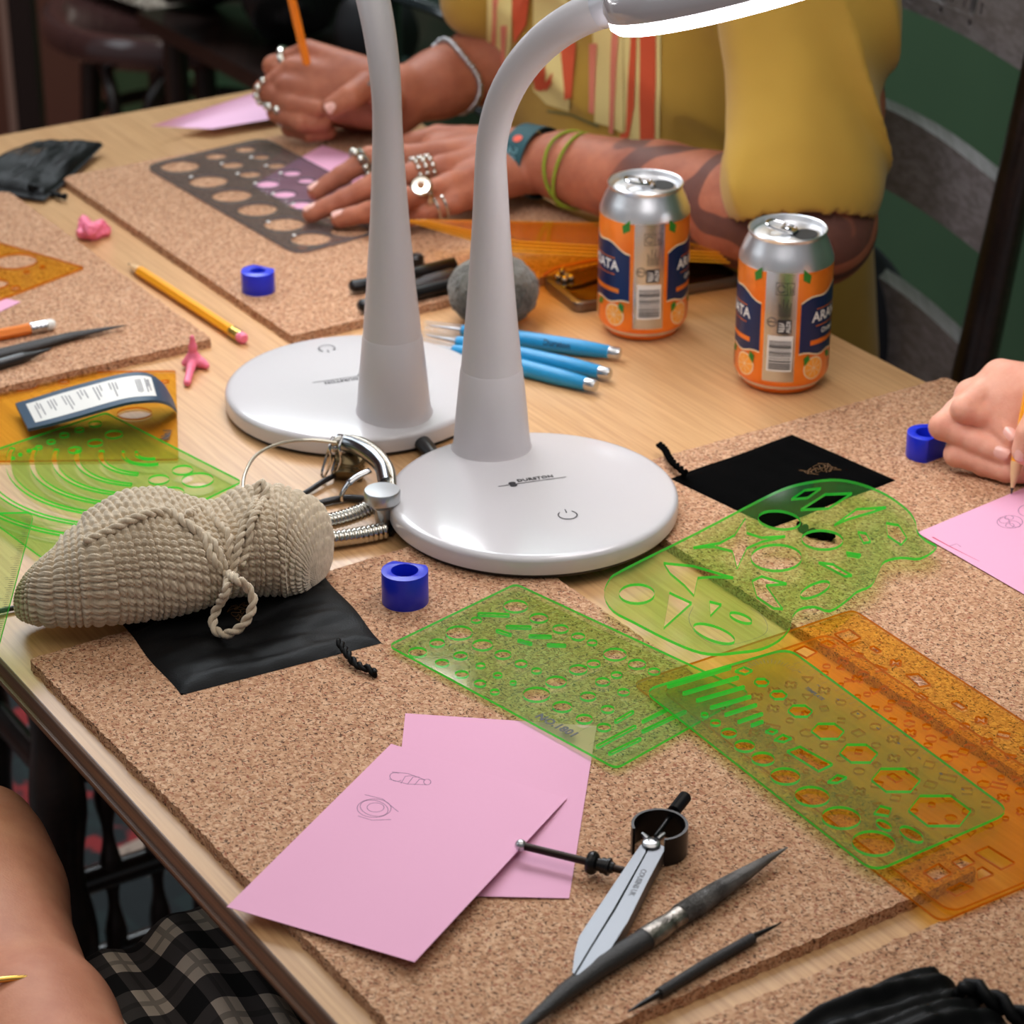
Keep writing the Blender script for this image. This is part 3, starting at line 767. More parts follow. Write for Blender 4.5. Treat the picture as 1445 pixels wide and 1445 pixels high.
# 2: hexagon and circle template on the orange sheets
ox, oy, s, h = 840, 900, 2.388, CT + .0048
out = crop([(160, 182), (938, 795), (1402, 592), (650, 40)], ox, oy, s, h)
ci = [(368,265,26),(405,292,36),(450,326,54),(503,370,70),(565,413,78),(640,472,100),(730,540,118),(828,612,130),(938,698,145)]
cc = []
for x, y, w in ci:
    p = W(ox + x / s, oy + y / s, h); cc.append((p.x, p.y, w / s / 2 / PXM(ox + x / s, oy + y / s, h)))
cc = no_clash(cc); holes = [circ((x, y), r, 30) for x, y, r in cc]
dl = Vector(out[1]) - Vector(out[0]); aL = math.atan2(dl.y, dl.x)
hexes = []
for x, y, w in ((560,155,52),(617,198,60),(690,252,84),(783,320,112),(887,395,130),(1012,485,165),(1160,588,212)):
    p = W(ox + x / s, oy + y / s, h); r = w / s / 2 / PXM(ox + x / s, oy + y / s, h); hx = regular((p.x, p.y), r, 6, 0); holes.append(hx); hexes.append(hx)
for q in ([(645,388),(690,372),(800,432),(752,455)], [(782,492),(815,468),(848,476),(815,494)], [(602,350),(632,332),(662,344),(635,356)], [(572,322),(590,312),(616,320),(598,330)], [(938,598),(960,572),(998,582),(988,606)], [(470,118),(500,104),(530,116),(505,128)]):
    holes.append(crop(q, ox, oy, s, h))
for (x, y, w, hh, tl) in ((972, 637, 60, 30, -.5), (1065, 668, 92, 44, -.55)):
    p = W(ox + x / s, oy + y / s, h); k = 1 / s / 2 / PXM(ox + x / s, oy + y / s, h); holes.append(circ((p.x, p.y), w * k * 1.15, 24, hh * k * 1.3, aL))
for a, b, w in (((248,168),(452,106),.0011),((300,192),(478,140),.0011),((345,216),(498,172),.0010),((392,240),(520,204),.0010),((440,264),(540,232),.0009),((484,288),(560,262),.0009),((528,300),(562,288),.0008)):
    pa, pb = crop([a, b], ox, oy, s, h); holes.append(slot(pa, pb, w))
t = template('drawing_template', 'green clear template of hexagons and growing circles lying on the orange sheets', out, holes, h, .0017, GM, .010, group='green drawing templates')
L = []; c0 = Vector(crop([(590, 135)], ox, oy, s, h)[0])
for k in range(19):
    a = aL + math.pi + .0 + math.radians(-105 + k * 9.5); a = math.radians(20 + k * 7.8); d = Vector((math.cos(a), math.sin(a))); L.append((c0 + d * .013, c0 + d * .0165 if k % 2 else c0 + d * .018))
e0 = Vector(crop([(700, 88)], ox, oy, s, h)[0]); e1 = Vector(crop([(1360, 560)], ox, oy, s, h)[0]); dd = (e1 - e0).normalized(); nn = Vector((dd.y, -dd.x))
for k in range(34):
    a = e0 + (e1 - e0) * k / 33 + nn * .002; L.append((a, a + nn * (.0045 if k % 5 == 0 else .0025)))
for a, b in (((360,262),(940,700)),((555,150),(1160,590)),((600,185),(480,250)),((700,260),(560,330))): L.append(tuple(Vector(q) for q in crop([a, b], ox, oy, s, h)))
L = L[:-4]
prints(t, L, TABLE + h + .0018, M['ink'], 'printed_lines', .00012, [('TEMPLATE', .0034, crop([(738, 198)], ox, oy, s, h)[0], math.atan2(dd.y, dd.x))] + [(str(k), .0030, tuple(e0 + (e1 - e0) * (k * 2 - 1) / 19 + nn * .009), math.atan2(dd.y, dd.x) + math.pi / 2) for k in range(1, 10)])

# 3: curve template over the velvet pouch
ox, oy, s, h = 840, 600, 2.388, CT + .0075
out = [(30,580),(45,530),(90,495),(340,370),(560,255),(650,215),(740,195),(820,190),(900,206),(980,240),(1050,290),(1078,330),(1085,365),(1115,395),(1150,418),(1095,455),(1030,452),(975,465),(955,495),(930,545),(880,568),(845,598),(790,632),(740,618),(690,625),(665,650),(655,690),(620,730),(560,760),(480,772),(400,778),(330,765),(230,722),(130,670),(60,632)]
sm = smooth_path([Vector((x, y, 0)) for x, y in out], 3, True); out = crop([(p.x, p.y) for p in sm], ox, oy, s, h)[::-1]
H3 = []
def el(x, y, a, b, tl): # ellipse traced in the crop
    return [(x + a * math.cos(q) * math.cos(tl) - b * math.sin(q) * math.sin(tl), y + a * math.cos(q) * math.sin(tl) + b * math.sin(q) * math.cos(tl)) for q in (2 * math.pi * k / 26 for k in range(26))]
H3 += [el(140, 574, 60, 32, 0), el(620, 325, 72, 30, .12), el(610, 452, 86, 44, 0), el(765, 392, 70, 32, .05), el(740, 560, 54, 20, -.42), el(400, 708, 74, 24, .35), el(490, 655, 40, 13, .35)]
H3 += [[(692,290),(775,238),(865,235),(785,286)], [(660,255),(705,224),(760,218),(715,250)], [(330,418),(420,402),(470,375),(505,320),(510,368),(560,384),(640,380),(560,398),(510,420),(478,488),(462,430),(400,414)],
       [(230,470),(330,480),(465,520),(400,516),(345,520),(332,580),(300,545),(252,505)], [(250,570),(325,605),(230,690)], [(385,600),(425,610),(388,648)],
       [(980,335),(1022,342),(1050,385),(1030,408),(985,378)], [(884,365),(912,370),(928,398),(904,402)], [(805,342),(880,288),(980,282),(925,300),(850,322)],
       [(528,530),(560,515),(645,540),(575,545),(632,625),(600,622),(545,585)], [(845,434),(895,442),(890,450),(850,444)], [(752,468),(800,474),(865,512),(840,514)]]
t = template('drawing_template', 'green clear curve template with a wavy outline, partly over the black velvet pouch', out, [crop(q, ox, oy, s, h) for q in H3], h, .0019, GM, 0, group='green drawing templates')
sp = crop([(x, y) for x, y in ((330,620),(315,665),(345,715),(400,748),(470,748),(560,720),(580,690),(560,650),(520,628))], ox, oy, s, h)
sp = smooth_path([Vector((x, y, 0)) for x, y in sp], 5); L = [((sp[i].x, sp[i].y), (sp[i + 1].x, sp[i + 1].y)) for i in range(len(sp) - 1)]
c0 = Vector(crop([(440, 640)], ox, oy, s, h)[0])
prints(t, L, TABLE + h + .0020, M['ink'], 'printed_lines', .00010)

# 4: arc template at the left under the crocheted pouch
ox, oy, s, h = 0, 560, 4.014, .0034
out = crop([(-420, 440), (600, 96), (1372, 488), (330, 985)], ox, oy, s, h)[::-1]
ci = [(1120,478,180),(970,552,150),(1035,422,118),(900,476,118),(820,612,142),(540,160,74),(450,194,55),(365,224,56),(290,262,50),(220,294,42),(165,312,28),(115,334,24),(75,354,22),(645,220,100),(540,268,88),(425,308,78)]
cc = []
for x, y, w in ci:
    p = W(ox + x / s, oy + y / s, h); cc.append((p.x, p.y, w / s / 2 / PXM(ox + x / s, oy + y / s, h)))
cc = no_clash(cc); holes = [circ((x, y), r, 24) for x, y, r in cc]
c0 = W(ox + 860 / s, oy + 322 / s, h)
for x in (765, 690, 560, 425, 300, 175, 45, -90, -230):
    p = W(ox + x / s, oy + 322 / s, h); r1 = (c0 - p).length; w = .0034 if r1 > .02 else .0018
    def arc(r, a0, a1): return [(c0.x + r * math.cos(math.radians(a)), c0.y + r * math.sin(math.radians(a))) for a in (a0 + (a1 - a0) * k / 22 for k in range(23))]
    holes.append(arc(r1, 176, 262 if r1 > .03 else 290) + arc(r1 - w, 176, 262 if r1 > .03 else 290)[::-1])
t = template('drawing_template', 'green clear arc template under the crocheted pouch, beside the white-labelled navy case', out, holes, h, .0016, GM, .004, group='green drawing templates')
# 5: green template tilted up at the left edge
t = thing('drawing_template', 'green clear ruler-edged template tilted up at the left edge of the photo', 'template', W(-40, 900, 0), 0, 'green drawing templates')
A_, B_, C_ = W(48, 722, .062), W(-6, 925, .020), W(-150, 690, .062); ea = (B_ - A_).normalized(); eb = (C_ - A_); eb = (eb - ea * eb.dot(ea)).normalized(); en = ea.cross(eb)
La = (B_ - A_).length + .012; Lb = .085; pl = round_poly([(0, 0), (La, 0), (La, Lb), (0, Lb)], .006)
hl = [circ((.014 + k * .017, .03), .0055 - .0004 * k, 18) for k in range(5)]
o = plate('sheet', pl, hl, 0, .0016, GM)
for v in o.data.vertices: v.co = A_ + ea * v.co.x + eb * v.co.y + en * v.co.z - parent_loc(t)
o.parent = t
g = G()
for k in range(70):
    a = .004 + k * .0015
    if a > La - .004: break
    for zz in (-.00005, .00165):
        g.add(*tube([A_ + ea * a + eb * .0012 + en * zz, A_ + ea * a + eb * (.0070 if k % 10 == 0 else .0055 if k % 5 == 0 else .004) + en * zz], .00014, 4, flat=.5))
g.mk('ruler_marks', M['ink'], t, world=True, smooth=False)

# orange sheets
ox, oy, s = 840, 600, 2.388
def sheet_holes(seed, q0, du, dv, nu, nv, taken):
    rnd = random.Random(seed); hs = []
    for i in range(nu):
        for j in range(nv):
            c = q0 + du * (i + .5) / nu + dv * (j + .5) / nv; c = (c.x, c.y)
            if any(math.hypot(c[0] - a, c[1] - b) < r + .0065 for a, b, r in taken): continue
            k = rnd.random(); a0 = rnd.random() * 3
            if k < .25: hs.append(circ(c, rnd.uniform(.0016, .0034), 14))
            elif k < .45: hs.append(rot_rect(c, rnd.uniform(.004, .009), rnd.uniform(.003, .006), ANG - math.pi / 2 + rnd.choice((0, 0, .6))))
            elif k < .6: hs.append(regular(c, rnd.uniform(.0025, .0042), 4, a0))
            elif k < .75: hs.append(regular(c, rnd.uniform(.0025, .0045), 3, a0))
            elif k < .85: hs.append(regular(c, rnd.uniform(.0025, .004), 6, a0))
            else:
                w = .0036; r_ = .0012; P_ = [(w, r_), (r_, r_), (r_, w), (-r_, w), (-r_, r_), (-w, r_), (-w, -r_), (-r_, -r_), (-r_, -w), (r_, -w), (r_, -r_), (w, -r_)]
                ca, sa = math.cos(ANG), math.sin(ANG); hs.append([(c[0] + x * ca - y * sa, c[1] + x * sa + y * ca) for x, y in P_])
    return hs
hA = CT + .0006; a = Vector(W(892, 966, hA).xy); b = Vector(W(1204, 862, hA).xy); d = Vector(W(1327, 1303, hA).xy); c = b + (d - a)
big = [[(1045,845),(1088,842),(1130,880),(1092,886)]]
hs = [crop(q, ox, oy, s, hA) for q in big]; tk = [(sum(p[0] for p in q) / 4, sum(p[1] for p in q) / 4, .010) for q in hs]
SQ6 = [[(830,355),(925,305),(1005,365),(905,412)], [(1004,290),(1090,250),(1148,298),(1060,338)], [(1142,236),(1225,200),(1390,300),(1305,340)], [(970,465),(1060,420),(1140,455),(1030,500)], [(1156,345),(1190,325),(1260,370),(1165,405)]]
hs += [crop(q, 1110, 1150, 4.313, hA) for q in SQ6[:3] + SQ6[4:]] + [crop(q, ox, oy, s, hA) for q in ([(805,708),(855,692),(895,720),(850,740)], [(668,765),(705,748),(748,768),(712,788)])]
tk = [(sum(p[0] for p in q) / 4, sum(p[1] for p in q) / 4, .010) for q in hs]
hs += sheet_holes(3, a + (c - a) * .0 + (b - a) * .62 + (d - a) * .13, (b - a) * .30, (d - a) * .62, 4, 9, tk)
t = template('orange_template', 'large orange clear template, the lower of two overlapping under the hexagon template', [tuple(a), tuple(d), tuple(c), tuple(b)], hs, hA, .0014, OM, .006, group='orange drawing templates')
hB = CT + .0026; eb_, ev_ = (b - a).normalized(), (d - a).normalized()
a2 = a + eb_ * .050 + ev_ * .004; d2_ = Vector(W(1342, 1290, hB).xy); b2 = b - eb_ * .006 + ev_ * .010
a2 = d2_ - (d - a) * .93; b2 = a2 + eb_ * .118; c2 = b2 + (d - a) * .93
sq6 = [[(830,355),(925,305),(1005,365),(905,412)], [(1004,290),(1090,250),(1148,298),(1060,338)], [(1142,236),(1225,200),(1390,300),(1305,340)], [(970,465),(1060,420),(1140,455),(1030,500)], [(1156,345),(1190,325),(1260,370),(1165,405)]]
hs = [crop(q, 1110, 1150, 4.313, hB) for q in sq6]
hs += [crop(q, ox, oy, s, hB) for q in ([(805,708),(855,692),(895,720),(850,740)], [(668,765),(705,748),(748,768),(712,788)], [(756,740),(782,729),(812,745),(790,756)])]
tk = [(sum(p[0] for p in q) / 4, sum(p[1] for p in q) / 4, .009) for q in hs]
hs += sheet_holes(8, a2 + (b2 - a2) * .10 + (d - a) * .10, (b2 - a2) * .8, (d - a) * .68, 8, 12, tk)
t = template('orange_template', 'orange clear template of squares and shapes, upper of the two at the lower right', [tuple(a2), tuple(d2_), tuple(c2), tuple(b2)], hs, hB, .0014, OM, .008, group='orange drawing templates')
L = []
for k in range(9):
    q = a2 + (b2 - a2) * (k + .5) / 9; L.append((q + (d - a) * .05, q + (d - a) * .88))
# 3: orange sheet at the left under the navy case
hC = .0008; a = Vector(W(-60, 528, hC).xy); b = Vector(W(248, 525, hC).xy); c = Vector(W(252, 650, hC).xy); d = a + (c - b)
t = template('orange_template', 'plain orange clear template under the navy case with the white label', [tuple(a), tuple(d), tuple(c), tuple(b)], [circ(tuple(W(x, y, hC).xy), r, 20, r * .8) for x, y, r in ((30, 545, .012), (190, 585, .012), (90, 540, .004), (60, 580, .007), (233, 540, .003))], hC, .0014, OM, .003, group='orange drawing templates')
g = G(); tv, tf = text_mesh('No.1', .008, .00005, .0003); p = W(235, 613, hC + .0015)
g.add([p + Vector((-q.y, q.x, q.z)) for q in tv], tf); g.mk('printed_name', M['ink'], t, world=True, smooth=False)
# 4: orange triangle tip on the left mat
hD = CT + .0006; P_ = [tuple(W(x, y, hD).xy) for x, y in ((119, 379), (-90, 318), (-120, 470))]
hl = [circ(tuple(W(x, y, hD).xy), r, 26) for x, y, r in ((22, 370, .017), (-5, 402, .0095), (22, 408, .004), (38, 385, .0025), (60, 378, .002), (78, 386, .002), (-60, 385, .02), (5, 420 - 6, .003))]
t = template('set_square', 'orange clear set square tip lying on the cork mat at the left edge', P_, hl[:5] + hl[6:7], hD, .0016, OM, .002, cat='set square')

# smoked circle template under the ringed hand
ox, oy, s, h = 0, 0, 2.89, CT + .0008
cs = [W(203, 236, h), W(372, 196, h), W(418, 360, h)]; a, b, d = [Vector(q.xy) for q in cs]; c = b + (d - a)
ci = [(735,683,160),(850,745,160),(945,803,165),(1050,860,165),(1160,920,170),(1268,980,165),(1425,946,160),(880,642,92),(947,678,96),(1020,716,92),(1092,756,98),(1160,798,98),(1228,842,104),(1330,880,110),(1000,614,88),(1065,645,74),(1128,680,80),(1190,712,78),(1248,742,72),(1400,800,100)]
cc = []
for x, y, w in ci:
    p = W(x / s, y / s, h); cc.append((p.x, p.y, w / s / 2 / PXM(x / s, y / s, h)))
cc = no_clash(cc, .0014)
t = template('circle_template', 'smoked grey circle template under the ringed hand on the far mat', [tuple(a), tuple(d), tuple(c), tuple(b)], [circ((x, y), r, 30) for x, y, r in cc], h, .0018, [M['smoke'], M['smoke_edge']], .016, cat='template')
g = G()
for x, y in ((905,668),(970,708),(1042,748),(1115,790),(1195,832),(1095,905),(1200,960),(1025,642),(1085,676),(1145,706),(780,722)):
    p = W(x / s, y / s, h + .0018); v, f = lathe([(.0018, 0), (.0015, .0006), (.0006, .0009)], 10, M=Matrix.Translation(p)); g.add(v, f)
g.mk('stud', M['label_white'], t, world=True)

# ---------------------------------------------------------------- pink papers
def paper(label, P, hf, nu=26, nv=26, th=.00022, drawings=None, cat='paper', name='paper', group='pink papers', mat=None):
    """P = four pixel corners; hf(u, v) = height above the table"""
    v = []; Q = {}
    def pt(u, w):
        x = (1-u)*(1-w)*P[0][0] + u*(1-w)*P[1][0] + u*w*P[2][0] + (1-u)*w*P[3][0]
        y = (1-u)*(1-w)*P[0][1] + u*(1-w)*P[1][1] + u*w*P[2][1] + (1-u)*w*P[3][1]
        return W(x, y, hf(u, w))
    c = pt(.5, .5); t = thing(name, label, cat, (c.x, c.y, TABLE + CT), 0, group)
    for sgn in (0, 1):
        for i in range(nu + 1):
            for j in range(nv + 1): v.append(pt(i / nu, j / nv) + UP * (th * sgn))
    n = (nu + 1) * (nv + 1); f = []
    for i in range(nu):
        for j in range(nv):
            a = i * (nv + 1) + j; q = (a, a + 1, a + nv + 2, a + nv + 1); f.append(q[::-1]); f.append(tuple(k + n for k in q))
    rim = [i * (nv + 1) for i in range(nu + 1)] + [nu * (nv + 1) + j for j in range(1, nv + 1)] + [i * (nv + 1) + nv for i in range(nu - 1, -1, -1)] + [j for j in range(nv - 1, 0, -1)]
    for k in range(len(rim)): a, b = rim[k], rim[(k + 1) % len(rim)]; f.append((a, b, b + n, a + n))
    sh = mk('sheet', v, f, mat or M['pink'], t, world=True, angle=50)
    if drawings:
        g = G()
        for pts, r in drawings: g.add(*tube([W(x, y, hh) + UP * (th + .00005) for x, y, hh in pts], r, 4, flat=.4))
        g.mk('pencil_drawing', M['graphite'], t, world=True, smooth=False)
    return t
h0 = CT + .0004
paper('pink paper sheet lying beneath the other pink sheet, under the green template corner', [(572, 1007), (842, 1025), (803, 1268), (545, 1262)], lambda u, w: h0 + .0006 * math.sin(3 * u))
def hp(u, w):
    return CT + .0014 + .0065 * max(0, u - .25) ** 1.5 * (1 - w) ** .7 * 1.3 + .0030 * max(0, .4 - u) ** 1.3 + .004 * (w * (1 - w)) * u
def elp(cx, cy, a, b, tl=0, n=26, a0=0, a1=6.28): return [(cx + a * math.cos(q) * math.cos(tl) - b * math.sin(q) * math.sin(tl), cy + a * math.cos(q) * math.sin(tl) + b * math.sin(q) * math.cos(tl)) for q in (a0 + (a1 - a0) * k / n for k in range(n + 1))]
def inv(P, x, y):                                   # pixel -> u, v of the sheet, by a few Newton steps
    u = w = .5
    for _ in range(12):
        fx = (1-u)*(1-w)*P[0][0] + u*(1-w)*P[1][0] + u*w*P[2][0] + (1-u)*w*P[3][0] - x
        fy = (1-u)*(1-w)*P[0][1] + u*(1-w)*P[1][1] + u*w*P[2][1] + (1-u)*w*P[3][1] - y
        a = (1-w)*(P[1][0]-P[0][0]) + w*(P[2][0]-P[3][0]); b = (1-u)*(P[3][0]-P[0][0]) + u*(P[2][0]-P[1][0])
        c = (1-w)*(P[1][1]-P[0][1]) + w*(P[2][1]-P[3][1]); d = (1-u)*(P[3][1]-P[0][1]) + u*(P[2][1]-P[1][1])
        D = a*d - b*c; u -= (d*fx - b*fy)/D; w -= (a*fy - c*fx)/D
    return u, w
PP = [(320, 1280), (585, 1358), (800, 1127), (552, 1050)]
def on(P, hf, pts): return [(x, y, hf(*inv(P, x, y))) for x, y in pts]
dr = []
for pts in (elp(528, 1141, 24, 13), elp(530, 1140, 12, 6.5), elp(528, 1141, 20, 11, .2), [(515, 1122), (540, 1128), (562, 1146)], [(505, 1152), (525, 1158), (552, 1157)], elp(559, 1097, 9, 6, .2, 14, .5, 5), [(553, 1090), (575, 1092), (600, 1101)], [(549, 1100), (575, 1107), (602, 1108)], [(566, 1106), (572, 1096), (585, 1095)], [(575, 1107), (583, 1097), (592, 1097)], [(585, 1108), (592, 1100), (600, 1101)], elp(603, 1104, 5, 4)):
    dr.append((on(PP, hp, pts), .00016))
paper('pink paper sheet with two pencil ring sketches, its corner over the table edge', PP, hp, drawings=dr)
PR = [(1294, 752), (1560, 905), (1700, 760), (1445, 689)]; hq = lambda u, w: h0 + .0003
dr = []
for pts in (elp(1425, 737, 18, 9), elp(1417, 735, 7, 4), elp(1432, 740, 8, 4, .3), elp(1424, 731, 6, 3), elp(1425, 742, 6, 3), elp(1453, 721, 16, 9), [(1340, 771), (1350, 768), (1356, 772)]): dr.append((on(PR, hq, pts), .00020))
t = paper('pink paper sheet under the pencil tip at the right edge', PR, hq, drawings=dr)
g = G(); g.add(*tube([W(x, y, h0 + .0006) for x, y in ((1316, 758), (1340, 771), (1382, 792))], [.0006, .0004, .0001], 5, flat=.4)); g.mk('fold_line', M['redline'], t, world=True)
def hc(u, w): return CT + .001 + .020 * max(0, .5 - u) ** 1.4
M['pink_far'] = pm('pale_pink_paper', (232, 184, 214), .75)
paper('pale pink paper slip with a curled tip, behind the hand holding a pencil', [(213, 178), (300, 182), (430, 160), (400, 118)], hc, mat=M['pink_far'])
paper('pink paper slip seen through the smoked circle template', [(356, 262), (440, 306), (545, 235), (455, 205)], lambda u, w: CT + .0003)
paper('small pink paper corner at the left edge, beneath the set square', [(-60, 425), (-20, 450), (29, 426), (-20, 415)], lambda u, w: CT + .0003)
# ---------------------------------------------------------------- soft pouches
def cloth_mat(name, rgb, rough, sheen=0, weave=900, st=.2, spec=.3):
    m = pm(name, rgb, rough, spec=spec, bump=(weave, st), sheen=sheen); return m
M['satin'] = cloth_mat('black_satin', (12, 12, 13), .50, .0, spec=.14)
M['velvet'] = cloth_mat('black_velvet', (4, 4, 4), .95, .0, 1400, .5, .03)
M['gold_print'] = pm('gold_foil_print', (120, 84, 44), .4, .4)
def pouch(label, P, h, th, mat, seed, wr=.0012, name='drawstring_pouch', seams=(), hoff=None, nu=44, nv=44, cord=None, pr=None):
    """soft flat bag: P four pixel corners on the surface it lies on"""
    rnd = random.Random(seed); q = [W(x, y, h) for x, y in P]; c = sum(q, Vector()) / 4
    t = thing(name, label, 'pouch', (c.x, c.y, TABLE + h), 0, 'black drawstring pouches')
    so = rnd.random() * 50
    def pt(u, w, top):
        p = (1-u)*(1-w)*q[0] + u*(1-w)*q[1] + u*w*q[2] + (1-u)*w*q[3]
        e = min(u, 1 - u, w, 1 - w); puff = min(1, e / .10) ** .5 if e > 0 else 0
        d = (p - c); p = p - d * .012 * math.sin(u * math.pi * 3 + so) * (0 if e > .15 else 1)
        n1 = pnoise(Vector((u * 3.1 + so, w * 3.1, 0))); n2 = pnoise(Vector((u * 8 + so, w * 3.0 + 9, 1)))
        z = (hoff(u, w) if hoff else 0)
        if top:
            z += th * puff * (.75 + .25 * n1) + wr * puff * (n2 + .6 * n1 + .35 * pnoise(Vector((u * 16, w * 9, so))))
            for su, sw in seams:
                if abs(u - su) < .02: z -= .0010 * (1 - abs(u - su) / .02)
        return Vector((p.x, p.y, TABLE + h + z + .0002))
    v = []; f = []
    for top in (0, 1):
        for i in range(nu + 1):
            for j in range(nv + 1): v.append(pt(i / nu, j / nv, top))
    n = (nu + 1) * (nv + 1)
    for i in range(nu):
        for j in range(nv):
            a = i * (nv + 1) + j; k = (a, a + 1, a + nv + 2, a + nv + 1); f.append(k[::-1]); f.append(tuple(b + n for b in k))
    rim = [i * (nv + 1) for i in range(nu + 1)] + [nu * (nv + 1) + j for j in range(1, nv + 1)] + [i * (nv + 1) + nv for i in range(nu - 1, -1, -1)] + [j for j in range(nv - 1, 0, -1)]
    for k in range(len(rim)): a, b = rim[k], rim[(k + 1) % len(rim)]; f.append((a, b, b + n, a + n))
    mk('bag', v, f, mat, t, world=True, angle=80)
    if cord:
        for pts, r in cord:
            sp = smooth_path([W(x, y, hh) for x, y, hh in pts], 7)
            vv, ff = twist(sp, r); mk('drawstring', vv, ff, mat, t, world=True, angle=0)
    if pr:
        g = G(); u0, w0, sc, sd = pr; r2 = random.Random(sd); pts = []
        def srf(a, b): return pt(a, b, 1) + UP * .0004
        for row in range(3):
            P2 = []
            for k in range(64):
                a = k * .40; P2.append(srf(u0 + sc * 1.25 * (k / 64 * 2 - 1 + .16 * math.sin(a * 1.7 + row)), w0 + sc * (.5 * row - .5 + .32 * math.sin(a) * (1 + .5 * math.sin(a * .31 + row)))))
            if row == 2: P2 = P2[:34]
            g.add(*tube(P2, .00016, 4, flat=.5))
        g.mk('gold_flourish', M['gold_print'], t, world=True, smooth=False)
    return t
def twist(path, r, turns=None, strands=2, n=8):
    T, N = frames(path); L = 0; g = G(); cum = [0]
    for i in range(1, len(path)): L += (path[i] - path[i - 1]).length; cum.append(L)
    pitch = r * 5
    m = max(8, int(L / (r * .6))); idx = np.interp(np.linspace(0, L, m), cum, np.arange(len(path)))
    for s in range(strands):
        P = []
        for k, fi in enumerate(idx):
            i = min(int(fi), len(path) - 2); t = fi - i; c = path[i].lerp(path[i + 1], t); B = T[i].cross(N[i])
            a = 2 * math.pi * (L * k / (m - 1)) / pitch + 2 * math.pi * s / strands
            P.append(c + N[i] * math.cos(a) * r * .55 + B * math.sin(a) * r * .55)
        g.add(*tube(P, r * .62, n))
    return g.v, g.f
pouch('black satin pouch on the middle mat, half under the crocheted pouch', [(160, 868), (255, 982), (540, 908), (447, 800)], CT, .0040, M['satin'], 3, .0024,
      seams=[], cord=[([(478, 905, .013), (492, 925, .012), (500, 935, .010), (512, 942, .010), (522, 944, .010), (530, 952, .009)], .0022)], pr=(.36, .52, .07, 4))
pouch('black velvet pouch under the wavy green template', [(1118, 614), (945, 676), (1090, 745), (1263, 678)], CT, .0032, M['velvet'], 7, .0006,
      cord=[([(968, 668, .013), (952, 655, .013), (944, 645, .012), (938, 634, .010), (930, 627, .008)], .0022), ([(1128, 742, .008), (1146, 752, .009), (1176, 758, .009)], .0030)], pr=(.28, .60, .085, 2))
def folds(u, w): return .011 * math.sin(math.pi * min(1, max(0, u)) ) ** .6 * (.75 + .25 * math.sin(w * 15 + u * 3)) + .0018 * math.sin(w * 46 + u * 9)
pouch('gathered black satin pouch on the mat at the lower right corner', [(1318, 1376), (1090, 1475), (1290, 1610), (1490, 1500)], CT, .006, M['satin'], 11, .0022, hoff=folds, nu=70, nv=70,
      cord=[([(1352, 1400, .020), (1372, 1394, .020), (1390, 1406, .019), (1404, 1412, .017), (1418, 1420, .016), (1434, 1432, .014), (1460, 1440, .012)], .0048)])
pouch('black satin pouch at the far left, its drawstring hanging over the mat edge', [(52, 208), (146, 206), (62, 276), (-60, 262)], CT + .001, .010, M['satin'], 17, .0028, hoff=lambda u, w: .004 * math.sin(3 * u + 2 * w),
      cord=[([(40, 262, .012), (58, 268, .008), (72, 272, .004), (86, 276, .005), (94, 278, .004)], .0026)], pr=(.35, .45, .12, 6))

# ---------------------------------------------------------------- crocheted pouch
def yarn_mat():
    m, nt, b = new_mat('cream_cotton_yarn'); co = coords(nt)
    col = ramp(nt, noise(nt, co, 260, 3), [(.3, lin((196, 176, 148))), (.7, lin((226, 208, 182)))])
    nt.links.new(col, b.inputs['Base Color']); b.inputs['Roughness'].default_value = .9; b.inputs['Sheen Weight'].default_value = .3
    w = nt.nodes.new('ShaderNodeTexWave'); w.inputs['Scale'].default_value = 420; w.inputs['Distortion'].default_value = 3; nt.links.new(co, w.inputs['Vector'])
    bumpn(nt, b, w.outputs['Fac'], .35, .0008); return m
M['yarn'] = yarn_mat()
keys = [(28, 812, 3), (34, 814, 22), (50, 817, 38), (80, 821, 54), (130, 817, 70), (200, 803, 79), (255, 794, 77), (300, 786, 66), (320, 783, 63), (350, 778, 71), (390, 773, 70), (420, 773, 62), (438, 776, 50), (448, 778, 34), (452, 779, 3)]
cp = thing('crocheted_pouch', 'cream crocheted cotton pouch tied with a braided cord, resting on black satin', 'pouch', W(250, 860, CT))
ks = []; 
for x, y, hf_ in keys:
    bz = hf_ / 2.4 / 1.10 / 1000; ks.append((W(x, y, .0305), bz))
xs_ = [0]
for i in range(1, len(ks)): xs_.append(xs_[-1] + (ks[i][0] - ks[i - 1][0]).length + abs(ks[i][1] - ks[i - 1][1]) * .6)
LT = xs_[-1]; NS, NR = 520, 380
ss = np.linspace(0, LT, NS); cx, cy, cz, cb = [np.interp(ss, xs_, [k[0].x for k in ks]), np.interp(ss, xs_, [k[0].y for k in ks]), np.interp(ss, xs_, [k[0].z for k in ks]), np.interp(ss, xs_, [k[1] for k in ks])]
ker = np.ones(21) / 21
def sm1(a): return np.convolve(np.pad(a, 10, mode='edge'), ker, mode='valid')
cx, cy, cb = sm1(cx), sm1(cy), sm1(cb); cb[0] = cb[-1] = .0006
tx = np.gradient(cx); ty = np.gradient(cy); tl_ = np.hypot(tx, ty); tx /= tl_; ty /= tl_
th_ = np.linspace(0, 2 * np.pi, NR, endpoint=False); S_, T_ = np.meshgrid(ss, th_, indexing='ij')
bb_ = cb[:, None]; aa_ = bb_ * 1.42
ca_ = np.cos(T_); sa_ = np.sin(T_); e_ = .82
ca2 = np.sign(ca_) * np.abs(ca_) ** e_; sa2 = np.sign(sa_) * np.abs(sa_) ** e_
lump = 1 + .05 * np.sin(S_ * 62 + T_ * 2) + .035 * np.sin(S_ * 31 + T_ * 3 + 1)
pitch = .0047; ncirc = 40
